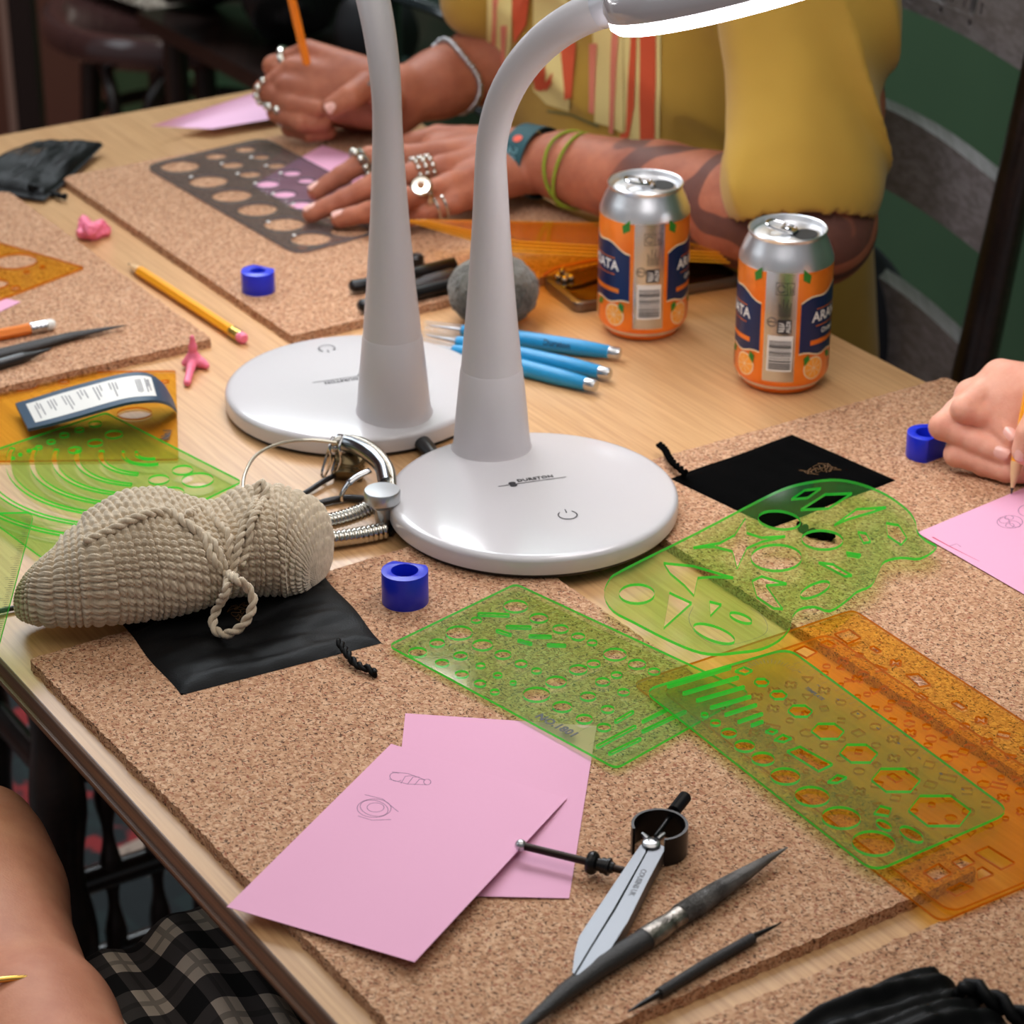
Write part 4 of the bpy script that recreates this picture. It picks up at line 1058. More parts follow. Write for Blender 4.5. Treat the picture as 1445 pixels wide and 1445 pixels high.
uu = S_ / pitch; row = np.floor(uu); vv = T_ / (2 * np.pi) * ncirc + .5 * (row % 2) + .25 * np.sin(row * 2.1); du = (uu - row - .5) * 2; dv = ((vv % 1) - .5) * 2
st = np.sqrt(np.clip(1 - (du ** 2 * .95 + (dv - .3 * du) ** 2 * .95), 0, 1)); slit = np.exp(-((dv - .6 * du - .1) / .14) ** 2) * .28
bump_ = (st * (1 - slit)) * .0030
fade = np.clip(cb[:, None] / .01, .15, 1)
holes_ = 0
for s0, t0 in ((.075, 1.15), (.078, 1.9), (.083, 1.5), (.086, 2.2), (.158, 1.4), (.162, 1.9), (.156, 2.3), (.165, 2.6)):
    dd_ = ((S_ - s0) / .0022) ** 2 + (((T_ - (2 * np.pi - t0 + .0)) * .03) / .0030) ** 2; holes_ = holes_ + np.exp(-dd_) * .0042
rr_ = bump_ * fade - holes_
X_ = cx[:, None] + (-ty[:, None]) * (aa_ * lump + rr_) * ca2; Y_ = cy[:, None] + tx[:, None] * (aa_ * lump + rr_) * ca2
zc = TABLE + CT + .0035 + cb[:, None] * .98 + .0005 + .0
Z_ = zc + (bb_ * lump + rr_) * sa2
Z_ = np.maximum(Z_, TABLE + CT + .0045)
# end pieces of the pouch droop a little; its far left end hangs over the mat edge
V_ = np.stack((X_, Y_, Z_), -1).reshape(-1, 3)
I = np.arange(NS - 1)[:, None] * NR; J = np.arange(NR)[None, :]; J2 = (J + 1) % NR
Fq = np.stack((I + J, I + NR + J, I + NR + J2, I + J2), -1).reshape(-1, 4)
yo = mk('crocheted_body', V_, Fq, M['yarn'], cp, world=True, angle=0)
yb = bvh_of(yo)
def onyarn(x, y, lift=.0022, dflt=.03):
    o = cam_o.location.copy(); p = W(x, y, 0); d = (p - o).normalized(); h = yb.ray_cast(o, d)
    if h[0] is None: return W(x, y, dflt)
    return h[0] + (h[1] if h[1].dot(d) < 0 else -h[1]) * lift
def cordp(pts): return smooth_path([onyarn(p[0], p[1]) if len(p) == 2 else W(*p) for p in pts], 9)
c1 = cordp([(118, 768), (150, 752), (195, 730), (235, 722), (262, 738), (285, 762), (305, 790), (322, 806), (336, 818, .046), (350, 830, .040), (357, 846, .034), (352, 868, .026), (338, 886, .019), (318, 895, .015), (303, 888, .016), (301, 872, .020), (310, 852, .028), (320, 832, .040), (324, 812), (316, 790), (300, 765), (280, 745), (264, 735)])
v, f = twist(c1, .0026, n=8); mk('braided_cord', v, f, M['yarn'], cp, world=True, angle=0)
c2 = cordp([(326, 812), (332, 790), (340, 765), (350, 740), (357, 722), (362, 704, .064), (364, 688, .068), (368, 680, .070), (376, 690, .068), (372, 706, .064), (366, 722), (356, 742), (346, 770), (336, 800)])
v, f = twist(c2, .0023, n=8); mk('braided_cord', v, f, M['yarn'], cp, world=True, angle=0)
c3 = cordp([(266, 730), (276, 722), (284, 718), (296, 722), (306, 735), (318, 756), (326, 780), (328, 800)])
v, f = twist(c3, .0024, n=8); mk('braided_cord', v, f, M['yarn'], cp, world=True, angle=0)

# ---------------------------------------------------------------- blue wax ring blanks
def wax(label, x, y, wpx, flat_ang, hh, base, hole=.58):
    k = PXM(x, y, base); R = wpx / 2 / k; p = W(x, y, base)
    t = thing('wax_ring_blank', label, 'wax blank', (p.x, p.y, TABLE + base), 0, 'blue carving wax ring blanks')
    out = []
    for a in range(0, 360, 6):
        q = Vector((math.cos(math.radians(a)), math.sin(math.radians(a)))) * R; fn = Vector((math.cos(flat_ang), math.sin(flat_ang)))
        d = q.dot(fn) - R * .70
        if d > 0: q -= fn * d
        out.append((q.x, q.y))
    o = plate('tube_blank', out, [circ((0, 0), R * hole, 40)], 0, hh, [M['blue_wax']], None); o.parent = t; bevel_mesh(o, .0005, 2, 50)
    return t
wax('blue wax ring blank on the middle mat, in front of the white lamp base', 572, 848, 66, math.radians(75), .0205, CT)
wax('blue wax ring blank on the edge of the far mat', 365, 410, 47, math.radians(60), .0165, CT * .0 + CT, .45)
wax('blue wax ring blank beside the hand at the right edge', 1306, 642, 56, math.radians(-50), .0165, CT)

# ---------------------------------------------------------------- dividers, files and scribes
def P3(x, y, h): return W(x, y, h)
dv_ = thing('spring_dividers', 'steel spring dividers with a black bow and a ball-ended screw', 'dividers', W(890, 1280, CT))
M['leg_steel'] = pm('polished_leg_steel', (112, 114, 118), .46, 1)
hl_ = CT + .0095
def cr2(pts, h): return [W(600 + x / 2.408, 1050 + y / 2.408, h) for x, y in pts]
for pts in ([(732, 342), (655, 455), (558, 600), (522, 655), (508, 710), (500, 776), (506, 780), (560, 690), (640, 560), (748, 368), (752, 345)],
            [(764, 352), (752, 372), (648, 562), (566, 692), (512, 784), (520, 784), (632, 692), (690, 600), (762, 455), (818, 350), (800, 342)]):
    top = [(p.x, p.y) for p in cr2(pts, hl_)]
    if area2(top) < 0: top = top[::-1]
    v, f = slab(top, TABLE + CT + .0022, TABLE + hl_); o = mk('leg', v, f, M['leg_steel'], dv_, world=True, smooth=False)
c = cr2([(768, 336)], hl_ + .001)[0]
v, f = lathe([(.0046, -.008), (.0046, .0002), (.0040, .0008), (.0018, .0011), (.0014, .0008), (.0003, .0008)], 28, M=Matrix.Translation(c)); mk('pivot', v, f, M['steel'], dv_, world=True)
rc = W(931, 1164, CT + .0155); rc0 = Vector((rc.x, rc.y, TABLE + CT + .0005)); ro = .0142
pv = W(919, 1189, CT + .0095); ga = math.atan2(pv.y - rc0.y, pv.x - rc0.x); v = []; f = []; nb = 52
for k in range(nb + 1):
    a = ga + math.radians(40) + math.radians(280) * k / nb; ce = Vector((math.cos(a), math.sin(a), 0))
    for rr, zz in ((ro, 0), (ro, .0155), (ro - .0014, .0155), (ro - .0014, 0)): v.append(rc0 + ce * rr + UP * zz)
for k in range(nb):
    for m_ in range(4): f.append((k * 4 + m_, k * 4 + (m_ + 1) % 4, k * 4 + 4 + (m_ + 1) % 4, k * 4 + 4 + m_))
f += [(3, 2, 1, 0), (nb * 4, nb * 4 + 1, nb * 4 + 2, nb * 4 + 3)]
mk('bow_spring', v, f, M['blackened'], dv_, world=True)
g = G()
for s in (-1, 1):
    a = W(921 + s * 7, 1184, hl_ + .001); b = W(922 + s * 16, 1176, hl_ + .002); g.add(*tube([a, a.lerp(b, .5), b], [.0016, .0014, .0009], 8))
g.mk('spring_hook', M['steel'], dv_, world=True)
d = W(966, 1124, CT + .012) - W(942, 1158, CT + .012)
a0 = W(925, 1180, CT + .013); pth = [a0, W(938, 1163, CT + .012), W(946, 1151, CT + .012), W(950, 1146, CT + .012)]
v, f = tube(pth, [.0011, .0012, .0014, .0016], 12); mk('handle_rod', v, f, M['blackened'], dv_, world=True)
P_ = []; R_ = []
for k in range(41):
    s = k / 40; P_.append(W(950, 1146, CT + .012).lerp(W(968, 1123, CT + .012), s)); R_.append(.0034 * (1 if k % 2 else .9) * (1 if 0 < k < 39 else .7))
v, f = tube(P_, R_, 16); mk('knurled_handle', v, f, M['blackened'], dv_, world=True, angle=20)
a = W(735, 1193, CT + .0085); b = W(870, 1226, CT + .0075); ax = (b - a)
v, f = tube([a, b + ax * .12], .00195, 14); mk('adjusting_screw', v, f, pm('bronzed_screw', (48, 38, 34), .35, .8), dv_, world=True)
v, f = lathe([(.00302 * math.sin(q) + 1e-5, -.00302 * math.cos(q)) for q in (math.pi * k / 12 for k in range(13))], 20, M=Matrix.Translation(a)); mk('ball_end', v, f, M['steel'], dv_, world=True)
def along(a, b, s): return a + (b - a) * s
P_ = [along(a, b, s) for s in (.70, .705, .735, .76, .79, .80, .81, .84, .845, .90, .905, .93, .94, .97)]
v, f = tube(P_, [.003, .0052, .0060, .0060, .0052, .0044, .0034, .0032, .0040, .0040, .0046, .0046, .0030, .0028], 28); mk('thumb_nut', v, f, M['blackened'], dv_, world=True, angle=25)
tv, tf = text_mesh('COUSINS UK', .0040, .00003, .0001)
dl_ = (cr2([(712, 495)], hl_)[0] - cr2([(742, 435)], hl_)[0]).normalized(); nl = Vector((-dl_.y, dl_.x, 0)); c = cr2([(722, 470)], hl_)[0]
mk('engraved_name', [c + dl_ * q.x - nl * (-q.y) + UP * (q.z + .00003) for q in tv], tf, M['ink'], dv_, world=True, smooth=False)

def tool(name, label, cat, sections, seg=20, parts=None, group=None):
    """sections: list of (part name, material, [(x, y, h, r_side, flatness)...], knurl)"""
    a = sections[0][2][0]; b = sections[-1][2][-1]; c = (W(*a[:3]) + W(*b[:3])) / 2
    t = thing(name, label, cat, (c.x, c.y, TABLE), 0, group)
    for pn, mat, pts, kn in sections:
        P = [W(*p[:3]) for p in pts]; R = [p[3] for p in pts]; n = max(2, len(P) * 6 if not kn else int((P[-1] - P[0]).length / (kn * .5)))
        q = np.linspace(0, len(P) - 1, n); PP_ = []; RR = []
        for k, u in enumerate(q):
            i = min(int(u), len(P) - 2); s = u - i; PP_.append(P[i].lerp(P[i + 1], s)); r = R[i] + (R[i + 1] - R[i]) * s
            RR.append(r * (1 - (.07 if (kn and k % 2) else 0)))
        v, f = tube(PP_, RR, seg, flat=pts[0][4]); mk(pn, v, f, mat, t, world=True, angle=25 if kn else 50)
    return t
M['file_teeth'] = pm('file_teeth_steel', (138, 134, 130), .40, .85, bump=(1900, .9), var=(90, (92, 88, 85), .2))
M['file_bare'] = pm('bare_forged_steel', (168, 160, 152), .32, .9, bump=(700, .5), var=(160, (70, 66, 62), .2))
M['file_dark'] = pm('dark_coated_steel', (64, 62, 62), .40, .6, bump=(1300, .7))
z = CT + .0052
tool('riffler_file', 'double-ended steel riffler file lying across the lower middle, its tip pointing right', 'file',
     [('dark_end', M['file_dark'], [(690, 1490, z, .0008, .85), (742, 1447, z, .0026, .85), (800, 1398, z, .0046, .85), (850, 1362, z, .0054, .85), (896, 1334, z, .0056, .85), (912, 1324, z, .0056, .85)], 0),
      ('bare_middle', M['file_bare'], [(910, 1325, z, .0060, .85), (930, 1312, z, .0058, .85), (948, 1300, z, .0050, .85), (962, 1290, z, .0054, .85)], 0),
      ('toothed_end', M['file_teeth'], [(960, 1291, z, .0058, .85), (985, 1276, z, .0060, .85), (1015, 1256, z, .0053, .85), (1050, 1234, z, .0040, .85), (1085, 1211, z, .0022, .85), (1111, 1196, z, .0004, .85)], .0007)])
z = CT + .003
tool('scribe', 'thin blackened steel scribe with two pointed ends, nearest the lower right mat edge', 'scribe',
     [('point', M['blackened'], [(886, 1428, z, .0003, 1), (905, 1417, z, .0012, 1), (928, 1404, z, .0016, 1), (932, 1400, z, .0022, 1)], 0),
      ('knurled_grip', M['file_dark'], [(930, 1402, z, .0027, 1), (1000, 1359, z, .0029, 1), (1062, 1324, z, .0027, 1)], .0009),
      ('point', M['blackened'], [(1060, 1325, z, .0022, 1), (1066, 1320, z, .0015, 1), (1085, 1311, z, .0010, 1), (1103, 1302, z, .0002, 1)], 0)])
z = CT + .0035
tool('hand_file', 'grey pointed hand file on the left mat, beside the pencil stub', 'file',
     [('blade', M['file_dark'], [(-60, 514, z, .0060, .6), (40, 490, z, .0062, .6), (100, 474, z, .0044, .6), (150, 464, z, .0022, .6), (178, 459, z, .0005, .6)], 0)])
tool('black_pen', 'black pen lying at the left edge in front of the grey file', 'pen',
     [('barrel', M['black'], [(-70, 534, CT + .004, .0042, 1), (30, 505, CT + .004, .0040, 1), (48, 500, CT + .004, .0022, 1), (72, 492, CT + .004, .0006, 1)], 0)])

def pencil(label, a, b, r, paint, tip=True, eraser=None, ferrule=None, wood=.020, group='pencils', lead=True):
    """a = sharpened end, b = eraser end (world points)"""
    c = (a + b) / 2; t = thing('pencil', label, 'pencil', c, 0, group); L = (b - a).length; d = (b - a).normalized()
    s0 = wood if tip else 0; s1 = L - (.018 if eraser else 0)
    v, f = tube([a + d * s0, a + d * s1], r, 6); mk('shaft', v, f, paint, t, world=True, smooth=False)
    if tip:
        v, f = tube([a + d * .004, a + d * (s0 * .6), a + d * s0], [r * .26, r * .68, r * .97], 18); mk('sharpened_cone', v, f, M['raw_wood'], t, world=True)
        v, f = tube([a, a + d * .0045], [r * .08, r * .28], 12); mk('lead', v, f, M['lead'], t, world=True)
    if eraser:
        P = []; R = []
        for k in range(13): P.append(a + d * (s1 - .001 + .013 * k / 12)); R.append(r * (1.06 if k % 3 else .98))
        v, f = tube(P, R, 20); mk('ferrule', v, f, ferrule, t, world=True)
        v, f = tube([a + d * (s1 + .011), a + d * (s1 + .016), a + d * (s1 + .018)], [r, r, r * .7], 18); mk('eraser', v, f, eraser, t, world=True)
    return t
pencil('yellow pencil with a pink eraser lying between the left and far mats', W(181, 372, .0045), W(345, 479, .0045), .0042, M['pencil_yellow'], True, M['pink_eraser'], M['brass_green'], .020)
pencil('orange pencil end with silver ferrule and white eraser at the left edge', W(-120, 496, CT + .0045), W(77, 457, CT + .0045), .0042, M['pencil_orange'], False, M['label_white'], M['alu'])

# blue handled tools
M['blue_handle'] = pm('blue_soft_grip', (16, 138, 192), .42, bump=(900, .05))
def blue_tool(label, a, b, word=False):
    A, B = W(*a), W(*b); d = (B - A); L = d.length; d.normalize(); t = thing('blue_handled_tool', label, 'tool', ((A.x + B.x) / 2, (A.y + B.y) / 2, TABLE), 0, 'blue-handled tools')
    R = [(0, .0040), (.06, .0052), (.25, .0058), (.5, .0062), (.75, .0060), (.93, .0048), (.935, .0044)]
    v, f = tube([A + d * L * s for s, r in R], [r for s, r in R], 24); mk('handle', v, f, M['blue_handle'], t, world=True)
    v, f = tube([A + d * L * s for s in (.93, .985, 1.0, 1.0)], [.0045, .0045, .0038, .001], 24); mk('end_cap', v, f, M['alu'], t, world=True)
    v, f = tube([A - d * .030, A - d * .004, A + d * .004], [.0032, .0042, .0042], 16, caps=False); mk('clear_cover', v, f, M['clear'], t, world=True)
    v, f = tube([A - d * .026, A - d * .012, A], [.0004, .0012, .0018], 10); mk('steel_point', v, f, M['steel'], t, world=True)
    if word:
        tv, tf = text_mesh('Durston', .0062, .00004, .0001); c = A + d * L * .62; side = d.cross(UP).normalized(); up = (UP * .75 + Vector((0, -1, 0)) * .6).normalized(); nn = side.cross(d)
        cam_d = (cam_o.location - c).normalized(); upv = (UP - d * UP.dot(d)).normalized(); q = (cam_d - d * cam_d.dot(d)).normalized(); e2 = q.cross(d).normalized()
        if e2.z < 0: e2 = -e2
        g = G()
        for w in [0]:
            g.add([c + d * p.x + e2 * p.y + q * (.0062 - (p.y ** 2) / .0124 + .0001 + p.z) for p in tv], tf)
        g.mk('printed_name', M['ink'], t, world=True, smooth=False)
    return t
blue_tool('blue-handled tool farthest back of three, with black lettering on the grip', (652, 466, .0062), (875, 499, .0062), True)
blue_tool('blue-handled tool lying between the other two', (645, 482, .0062), (861, 528, .0062))
blue_tool('blue-handled tool nearest the camera of three beside the lamp', (640, 494, .0062), (841, 545, .0062))

# ---------------------------------------------------------------- grey wool ball, phone, pliers, stacked set squares
ball_c = W(696, 406, .027)
def ball():
    bm = bmesh.new(); bmesh.ops.create_icosphere(bm, subdivisions=6, radius=.0335)
    for v in bm.verts:
        n = v.co.normalized(); v.co *= 1 + .045 * pnoise(n * 2.2) + .03 * pnoise(n * 9) + .02 * pnoise(n * 26); v.co.z *= .80
        if v.co.z < -.0245: v.co.z = -.0245
    v = [ball_c + x.co for x in bm.verts]; f = [tuple(q.index for q in fa.verts) for fa in bm.faces]; bm.free()
    dz = TABLE + .0002 - min(p.z for p in v); v = [p + UP * dz for p in v]
    o = mk('wool_ball', v, f, pm('grey_steel_wool', (112, 108, 98), .85, .1, bump=(420, 1.0), var=(70, (70, 68, 60), .15), sheen=.3), world=True, origin=(ball_c.x, ball_c.y, TABLE), angle=0)
    props(o, 'fuzzy grey ball of steel wool standing behind the front lamp', 'ball')
ball()
ph = [W(x, y, 0) for x, y in ((764, 404), (812, 444), (1050, 404), (992, 368))]; c = sum(ph, Vector()) / 4
t = thing('smartphone', 'dark smartphone in a metallic case lying behind the back drink can', 'phone', (c.x, c.y, TABLE))
pp = round_poly([(p.x, p.y) for p in ph], .010, 6)
if area2(pp) < 0: pp = pp[::-1]
v, f = slab(pp, TABLE + .0003, TABLE + .0085); o = mk('case', v, f, pm('brown_metal_case', (120, 104, 90), .3, .7), t, world=True, smooth=False); bevel_mesh(o, .0012, 2)
cc_ = Vector((c.x, c.y)); ip = [tuple(cc_ + (Vector(p) - cc_) * .93) for p in pp]
v, f = slab(ip, TABLE + .0083, TABLE + .0090); mk('screen', v, f, pm('black_glass', (10, 10, 10), .05, coat=1), t, world=True, smooth=False)
p0 = W(800, 385, .012); 
t = thing('orange_strap', 'thin orange strip arching over the dark smartphone', 'strap', W(810, 395, .009))
v, f = tube(smooth_path([W(768, 388, .010), W(785, 378, .016), W(812, 372, .019), W(845, 366, .018)], 6), .0030, 10, flat=.4); mk('band', v, f, pm('orange_leather', (186, 104, 58), .5), t, world=True)
g = G()
for x, y in ((788, 390), (794, 383), (800, 388), (797, 394), (806, 392)):
    v, f = lathe([(.0028 * math.sin(q) + 1e-5, -.0028 * math.cos(q)) for q in (math.pi * k / 8 for k in range(9))], 12, M=Matrix.Translation(W(x, y, .011)))
    o = mk('silver_bead', v, f, M['silver'], t, world=True)
t = thing('pliers', 'black-handled pliers on the far mat, half behind the two lamp necks', 'pliers', W(560, 395, CT))
for pts in ([(493, 404), (515, 401), (560, 391), (600, 382), (640, 372)], [(505, 432), (530, 428), (565, 420), (600, 410), (640, 400)]):
    v, f = tube(smooth_path([W(x, y, CT + .0062) for x, y in pts], 5), [.0030] + [.0058] * 14 + [.0062] * 6, 14, flat=.8); mk('handle', v, f, M['blackened'], t, world=True)
v, f = lathe([(.006, 0), (.006, .007), (.004, .009)], 20, M=Matrix.Translation(W(588, 374, CT))); mk('joint', v, f, M['blackened'], t, world=True)
v, f = tube([W(560, 415, CT + .006), W(605, 396, CT + .008), W(640, 385, CT + .006)], [.004, .007, .006], 12, flat=.6); mk('jaw', v, f, M['file_dark'], t, world=True)

def plane_pt(x, y, P0, n):
    o = cam_o.location; d = W(x, y, 0) - o; return o + d * ((P0 - o).dot(n) / d.dot(n))
A3, B3, C3 = W(570, 313, .040), W(722, 357, .0500), W(1030, 372, .030); n3 = (B3 - A3).cross(C3 - A3).normalized()
if n3.z < 0: n3 = -n3
M['stack_edge'] = tinted('bright_orange_cut_edge', (1, .6, .1), (1., .50, .04), .7)
for k in range(4):
    off = n3 * (.0016 * k + .0002); ins = k * 1.6
    q = [plane_pt(x, y, A3 + off, n3) for x, y in ((570 + ins * 5, 312 - k * .3), (722 + ins * 2, 356 - ins * 3.0), (1030 - ins * 3, 372 - ins * 3.0), (975 - ins * 3, 349 - ins * 2), (845, 316))]
    c = sum(q, Vector()) / 5; nm = ('lowest', 'second from the bottom', 'third from the bottom', 'topmost')[k]
    t = thing('set_square', 'orange clear drawing sheet behind the front lamp, %s of its stack' % nm, 'set square', c, 0, 'stacked orange sheets')
    v = [p for p in q] + [p + n3 * .0011 for p in q]; n = 5
    f = [tuple(range(n))[::-1], tuple(range(n, 2 * n))] + [(i, (i + 1) % n, n + (i + 1) % n, n + i) for i in range(n)]
    mk('sheet', v, f, [M['orange'], M['stack_edge']], t, world=True, smooth=False, idx=[0, 0] + [1] * n)
    g = G()
    for j in range(1, 9):
        s = j / 9; a_, b_ = q[0].lerp(q[1], s), q[4].lerp(q[2], s); g.add(*tube([a_.lerp(b_, .12) + n3 * .0013, a_.lerp(b_, .9) + n3 * .0013], .00035, 4, flat=.3))
    g.mk('printed_line', M['orange_edge'], t, world=True, smooth=False)['kind'] = 'stuff'

# ---------------------------------------------------------------- navy case with the white label
t = thing('watch_strap_case', 'curved navy blue sleeve with a white printed label on the orange sheet', 'case', W(140, 590, .002))
sec = [((22, 573), (40, 609), .006), ((50, 565), (70, 602), .011), ((85, 554), (108, 592), .016), ((125, 543), (146, 581), .021), ((165, 533), (180, 572), .024), ((195, 529), (208, 569), .024), ((215, 533), (225, 569), .021), ((232, 547), (238, 573), .014), ((243, 565), (247, 580), .006), ((247, 574), (250, 584), .0025)]
v = []; f = []; nn_ = 8
lead_ = smooth_path([Vector(W(*a, h)) for a, b, h in sec], 4); tail_ = smooth_path([Vector(W(*b, h)) for a, b, h in sec], 4); m = len(lead_)
for lay in (0, 1):
    for i in range(m):
        for j in range(nn_ + 1): v.append(lead_[i].lerp(tail_[i], j / nn_) + UP * (.0022 * lay))
n = m * (nn_ + 1)
for i in range(m - 1):
    for j in range(nn_): a = i * (nn_ + 1) + j; q = (a, a + 1, a + nn_ + 2, a + nn_ + 1); f.append(q); f.append(tuple(k + n for k in q[::-1]))
rim = [i * (nn_ + 1) for i in range(m)] + [(m - 1) * (nn_ + 1) + j for j in range(1, nn_ + 1)] + [i * (nn_ + 1) + nn_ for i in range(m - 2, -1, -1)] + [j for j in range(nn_ - 1, 0, -1)]
for k in range(len(rim)): a, b = rim[k], rim[(k + 1) % len(rim)]; f.append((a, b, b + n, a + n))
mk('sleeve', v, f, pm('navy_plastic', (44, 70, 92), .45), t, world=True, angle=50)
def lab(u, w, lift=.0001):
    x = u * (m - 1); i = min(int(x), m - 2); s = x - i; return lead_[i].lerp(lead_[i + 1], s).lerp(tail_[i].lerp(tail_[i + 1], s), w) + UP * (.0023 + lift)
v = []; f = []; nu_ = 24
for i in range(nu_ + 1):
    for j in range(5): v.append(lab(.05 + .60 * i / nu_, .14 + .72 * j / 4))
for i in range(nu_):
    for j in range(4): a = i * 5 + j; f.append((a, a + 5, a + 6, a + 1))
mk('paper_label', v, f, M['label_white'], t, world=True, angle=0)
g = G(); rnd = random.Random(2)
for col_ in range(9):
    u0 = .09 + col_ * .062
    if col_ == 6: continue
    for line in range(3):
        uu_ = u0 + line * .013; w0 = .2 + rnd.random() * .08; w1 = w0 + rnd.uniform(.2, .5)
        g.add(*tube([lab(uu_, w0 + (w1 - w0) * k / 5, .00015) for k in range(6)], .00045, 4, flat=.3))
g.mk('printed_lines', M['greyink'], t, world=True, smooth=False)['kind'] = 'stuff'

# ---------------------------------------------------------------- pink rubber bits
def blob(name, label, cat, pts, r, mat, k=.002, vox=.0006, noise_a=.0008, group=None, org=None):
    P = [W(*p[:3]) for p in pts]; lo = np.min([tuple(p) for p in P], 0) - r * 3; hi = np.max([tuple(p) for p in P], 0) + r * 3
    lo[2] = max(lo[2], TABLE - .001); s = SDF(lo, hi, vox)
    for i in range(len(P) - 1): s.cone(P[i], P[i + 1], pts[i][3], pts[i + 1][3], k)
    def dsp(p):
        return p + np.array([[noise_a * pnoise(Vector(q) * 320), noise_a * pnoise(Vector(q) * 320 + Vector((9, 0, 0))), noise_a * .5 * pnoise(Vector(q) * 320 + Vector((0, 9, 0)))] for q in p])
    o = s.mk(name, mat, None, disp=dsp if noise_a else None, origin=org or (P[0].x, P[0].y, TABLE)); return props(o, label, cat, group)
blob('crumpled_wax_piece', 'crumpled pink wax scrap on the wood left of the far mat', 'wax scrap', [(115, 330, .005, .004), (118, 310, .010, .0035), (128, 325, .010, .0050), (142, 318, .009, .0045), (150, 326, .004, .0038), (132, 330, .005, .0050), (115, 330, .004, .0035)], .006, M['pink_eraser'], .002, .0006, .0016)
blob('pink_toy_plane', 'small pink rubber toy with wings and a long stalk behind the navy case', 'toy', [(264, 540, .003, .0026), (269, 520, .004, .0028), (273, 505, .006, .0046), (285, 512, .004, .0030), (291, 516, .003, .0018), (273, 506, .007, .0040), (262, 512, .004, .0024), (272, 504, .008, .0036), (272, 490, .016, .0026), (271, 476, .024, .0016)], .006, M['pink_eraser'], .0025, .0005, 0)

# ---------------------------------------------------------------- gooseneck stand, wire, cables
def hose(pts, r, pitch=.0022, n=14, per=8):
    sp = smooth_path([W(*p) for p in pts], per); L = [0]
    for i in range(1, len(sp)): L.append(L[-1] + (sp[i] - sp[i - 1]).length)
    m = int(L[-1] / pitch * 6); q = np.interp(np.linspace(0, L[-1], m), L, np.arange(len(sp))); P = []; R = []
    for k, u in enumerate(q):
        i = min(int(u), len(sp) - 2); P.append(sp[i].lerp(sp[i + 1], u - i)); R.append(r * (.86 + .14 * abs(math.sin(math.pi * k / 6))))
    return tube(P, R, n)
M['hose'] = pm('chromed_hose', (200, 196, 186), .16, 1)
gs = thing('gooseneck_clamp', 'chromed flexible gooseneck with clips and a round silver knob beside the lamp base', 'clamp', W(500, 730, 0))
v, f = hose([(370, 742, .012), (420, 742, .011), (470, 735, .011), (510, 722, .013), (534, 706, .016)], .0056, .0024, 18); mk('flexible_hose', v, f, M['hose'], gs, world=True, angle=0)
v, f = hose([(380, 764, .0062), (440, 764, .0062), (500, 757, .0062), (545, 748, .0062)], .0056, .0032, 18); mk('flexible_hose', v, f, M['hose'], gs, world=True, angle=0)
v, f = hose([(468, 624, .026), (492, 620, .028), (515, 626, .030), (536, 642, .030), (550, 664, .028), (553, 690, .024)], .0034, .0014, 14); mk('flexible_hose', v, f, M['hose'], gs, world=True, angle=0)
v, f = tube(smooth_path([W(*p) for p in ((478, 624, .024), (500, 628, .026), (522, 640, .027), (540, 658, .026), (547, 684, .024))], 8), .0058, 20, flat=1.0); mk('curved_arm', v, f, pm('grey_steel_arm', (150, 152, 156), .18, 1), gs, world=True)
kc = W(539, 691, .030); v, f = lathe([(.004, -.028), (.006, -.012), (.0112, -.0075), (.0115, -.0010), (.0108, 0), (.0001, .0002)], 40, M=Matrix.Translation(kc)); mk('knob', v, f, pm('satin_knob', (196, 198, 200), .3, .9), gs, world=True)
v, f = tube(smooth_path([W(*p) for p in ((522, 664, .020), (505, 672, .018), (490, 684, .014), (482, 698, .008), (482, 706, .004))], 6), [.0030] * 12 + [.0022] * 13, 12, flat=.6); mk('curved_hook', v, f, M['chrome'], gs, world=True)
v, f = hose([(494, 640, .018), (494, 652, .010), (490, 676, .002)], .0100, .0030, 24, 6); mk('coil_spring', v, f, pm('aged_spring', (120, 104, 76), .3, .9), gs, world=True, angle=0)
g = G()
for x in (470, 484):
    sp = smooth_path([W(x, 616, .030), W(x - 5, 630, .026), W(x - 3, 650, .016), W(x - 12, 672, .004), W(x - 16, 668, .006), W(x - 8, 640, .018), W(x - 2, 622, .028)], 5, True)
    v, f = tube(sp, .0009, 8, closed=True); mk('clip_wire', v, f, M['chrome'], gs, world=True)
v, f = lathe([(.0032 * math.sin(q) + 1e-5, -.0032 * math.cos(q)) for q in (math.pi * k / 10 for k in range(11))], 16, M=Matrix.Translation(W(472, 632, .022))); mk('clip_bead', v, f, M['chrome'], gs, world=True)
v, f = lathe([(.0030 * math.sin(q) + 1e-5, -.0030 * math.cos(q)) for q in (math.pi * k / 10 for k in range(11))], 16, M=Matrix.Translation(W(484, 636, .020))); mk('clip_bead', v, f, M['chrome'], gs, world=True)
v, f = tube(smooth_path([W(545, 700, .004), W(552, 712, .003), W(548, 735, .003), W(540, 752, .003)], 5), .006, 12, flat=.5); mk('base_bracket', v, f, M['blackened'], gs, world=True)
sp = smooth_path([W(346, 708, .03), W(343, 692, .034), W(346, 668, .036), (W(362, 642, .036)), W(395, 626, .034), W(435, 621, .030), W(475, 625, .028)], 8)
v, f = tube(sp, .0011, 10); o = mk('steel_wire', v, f, pm('pale_wire', (208, 200, 182), .3, .8), world=True, origin=W(400, 700, 0)); props(o, 'pale steel wire arching from the crocheted pouch to the gooseneck clamp', 'wire')
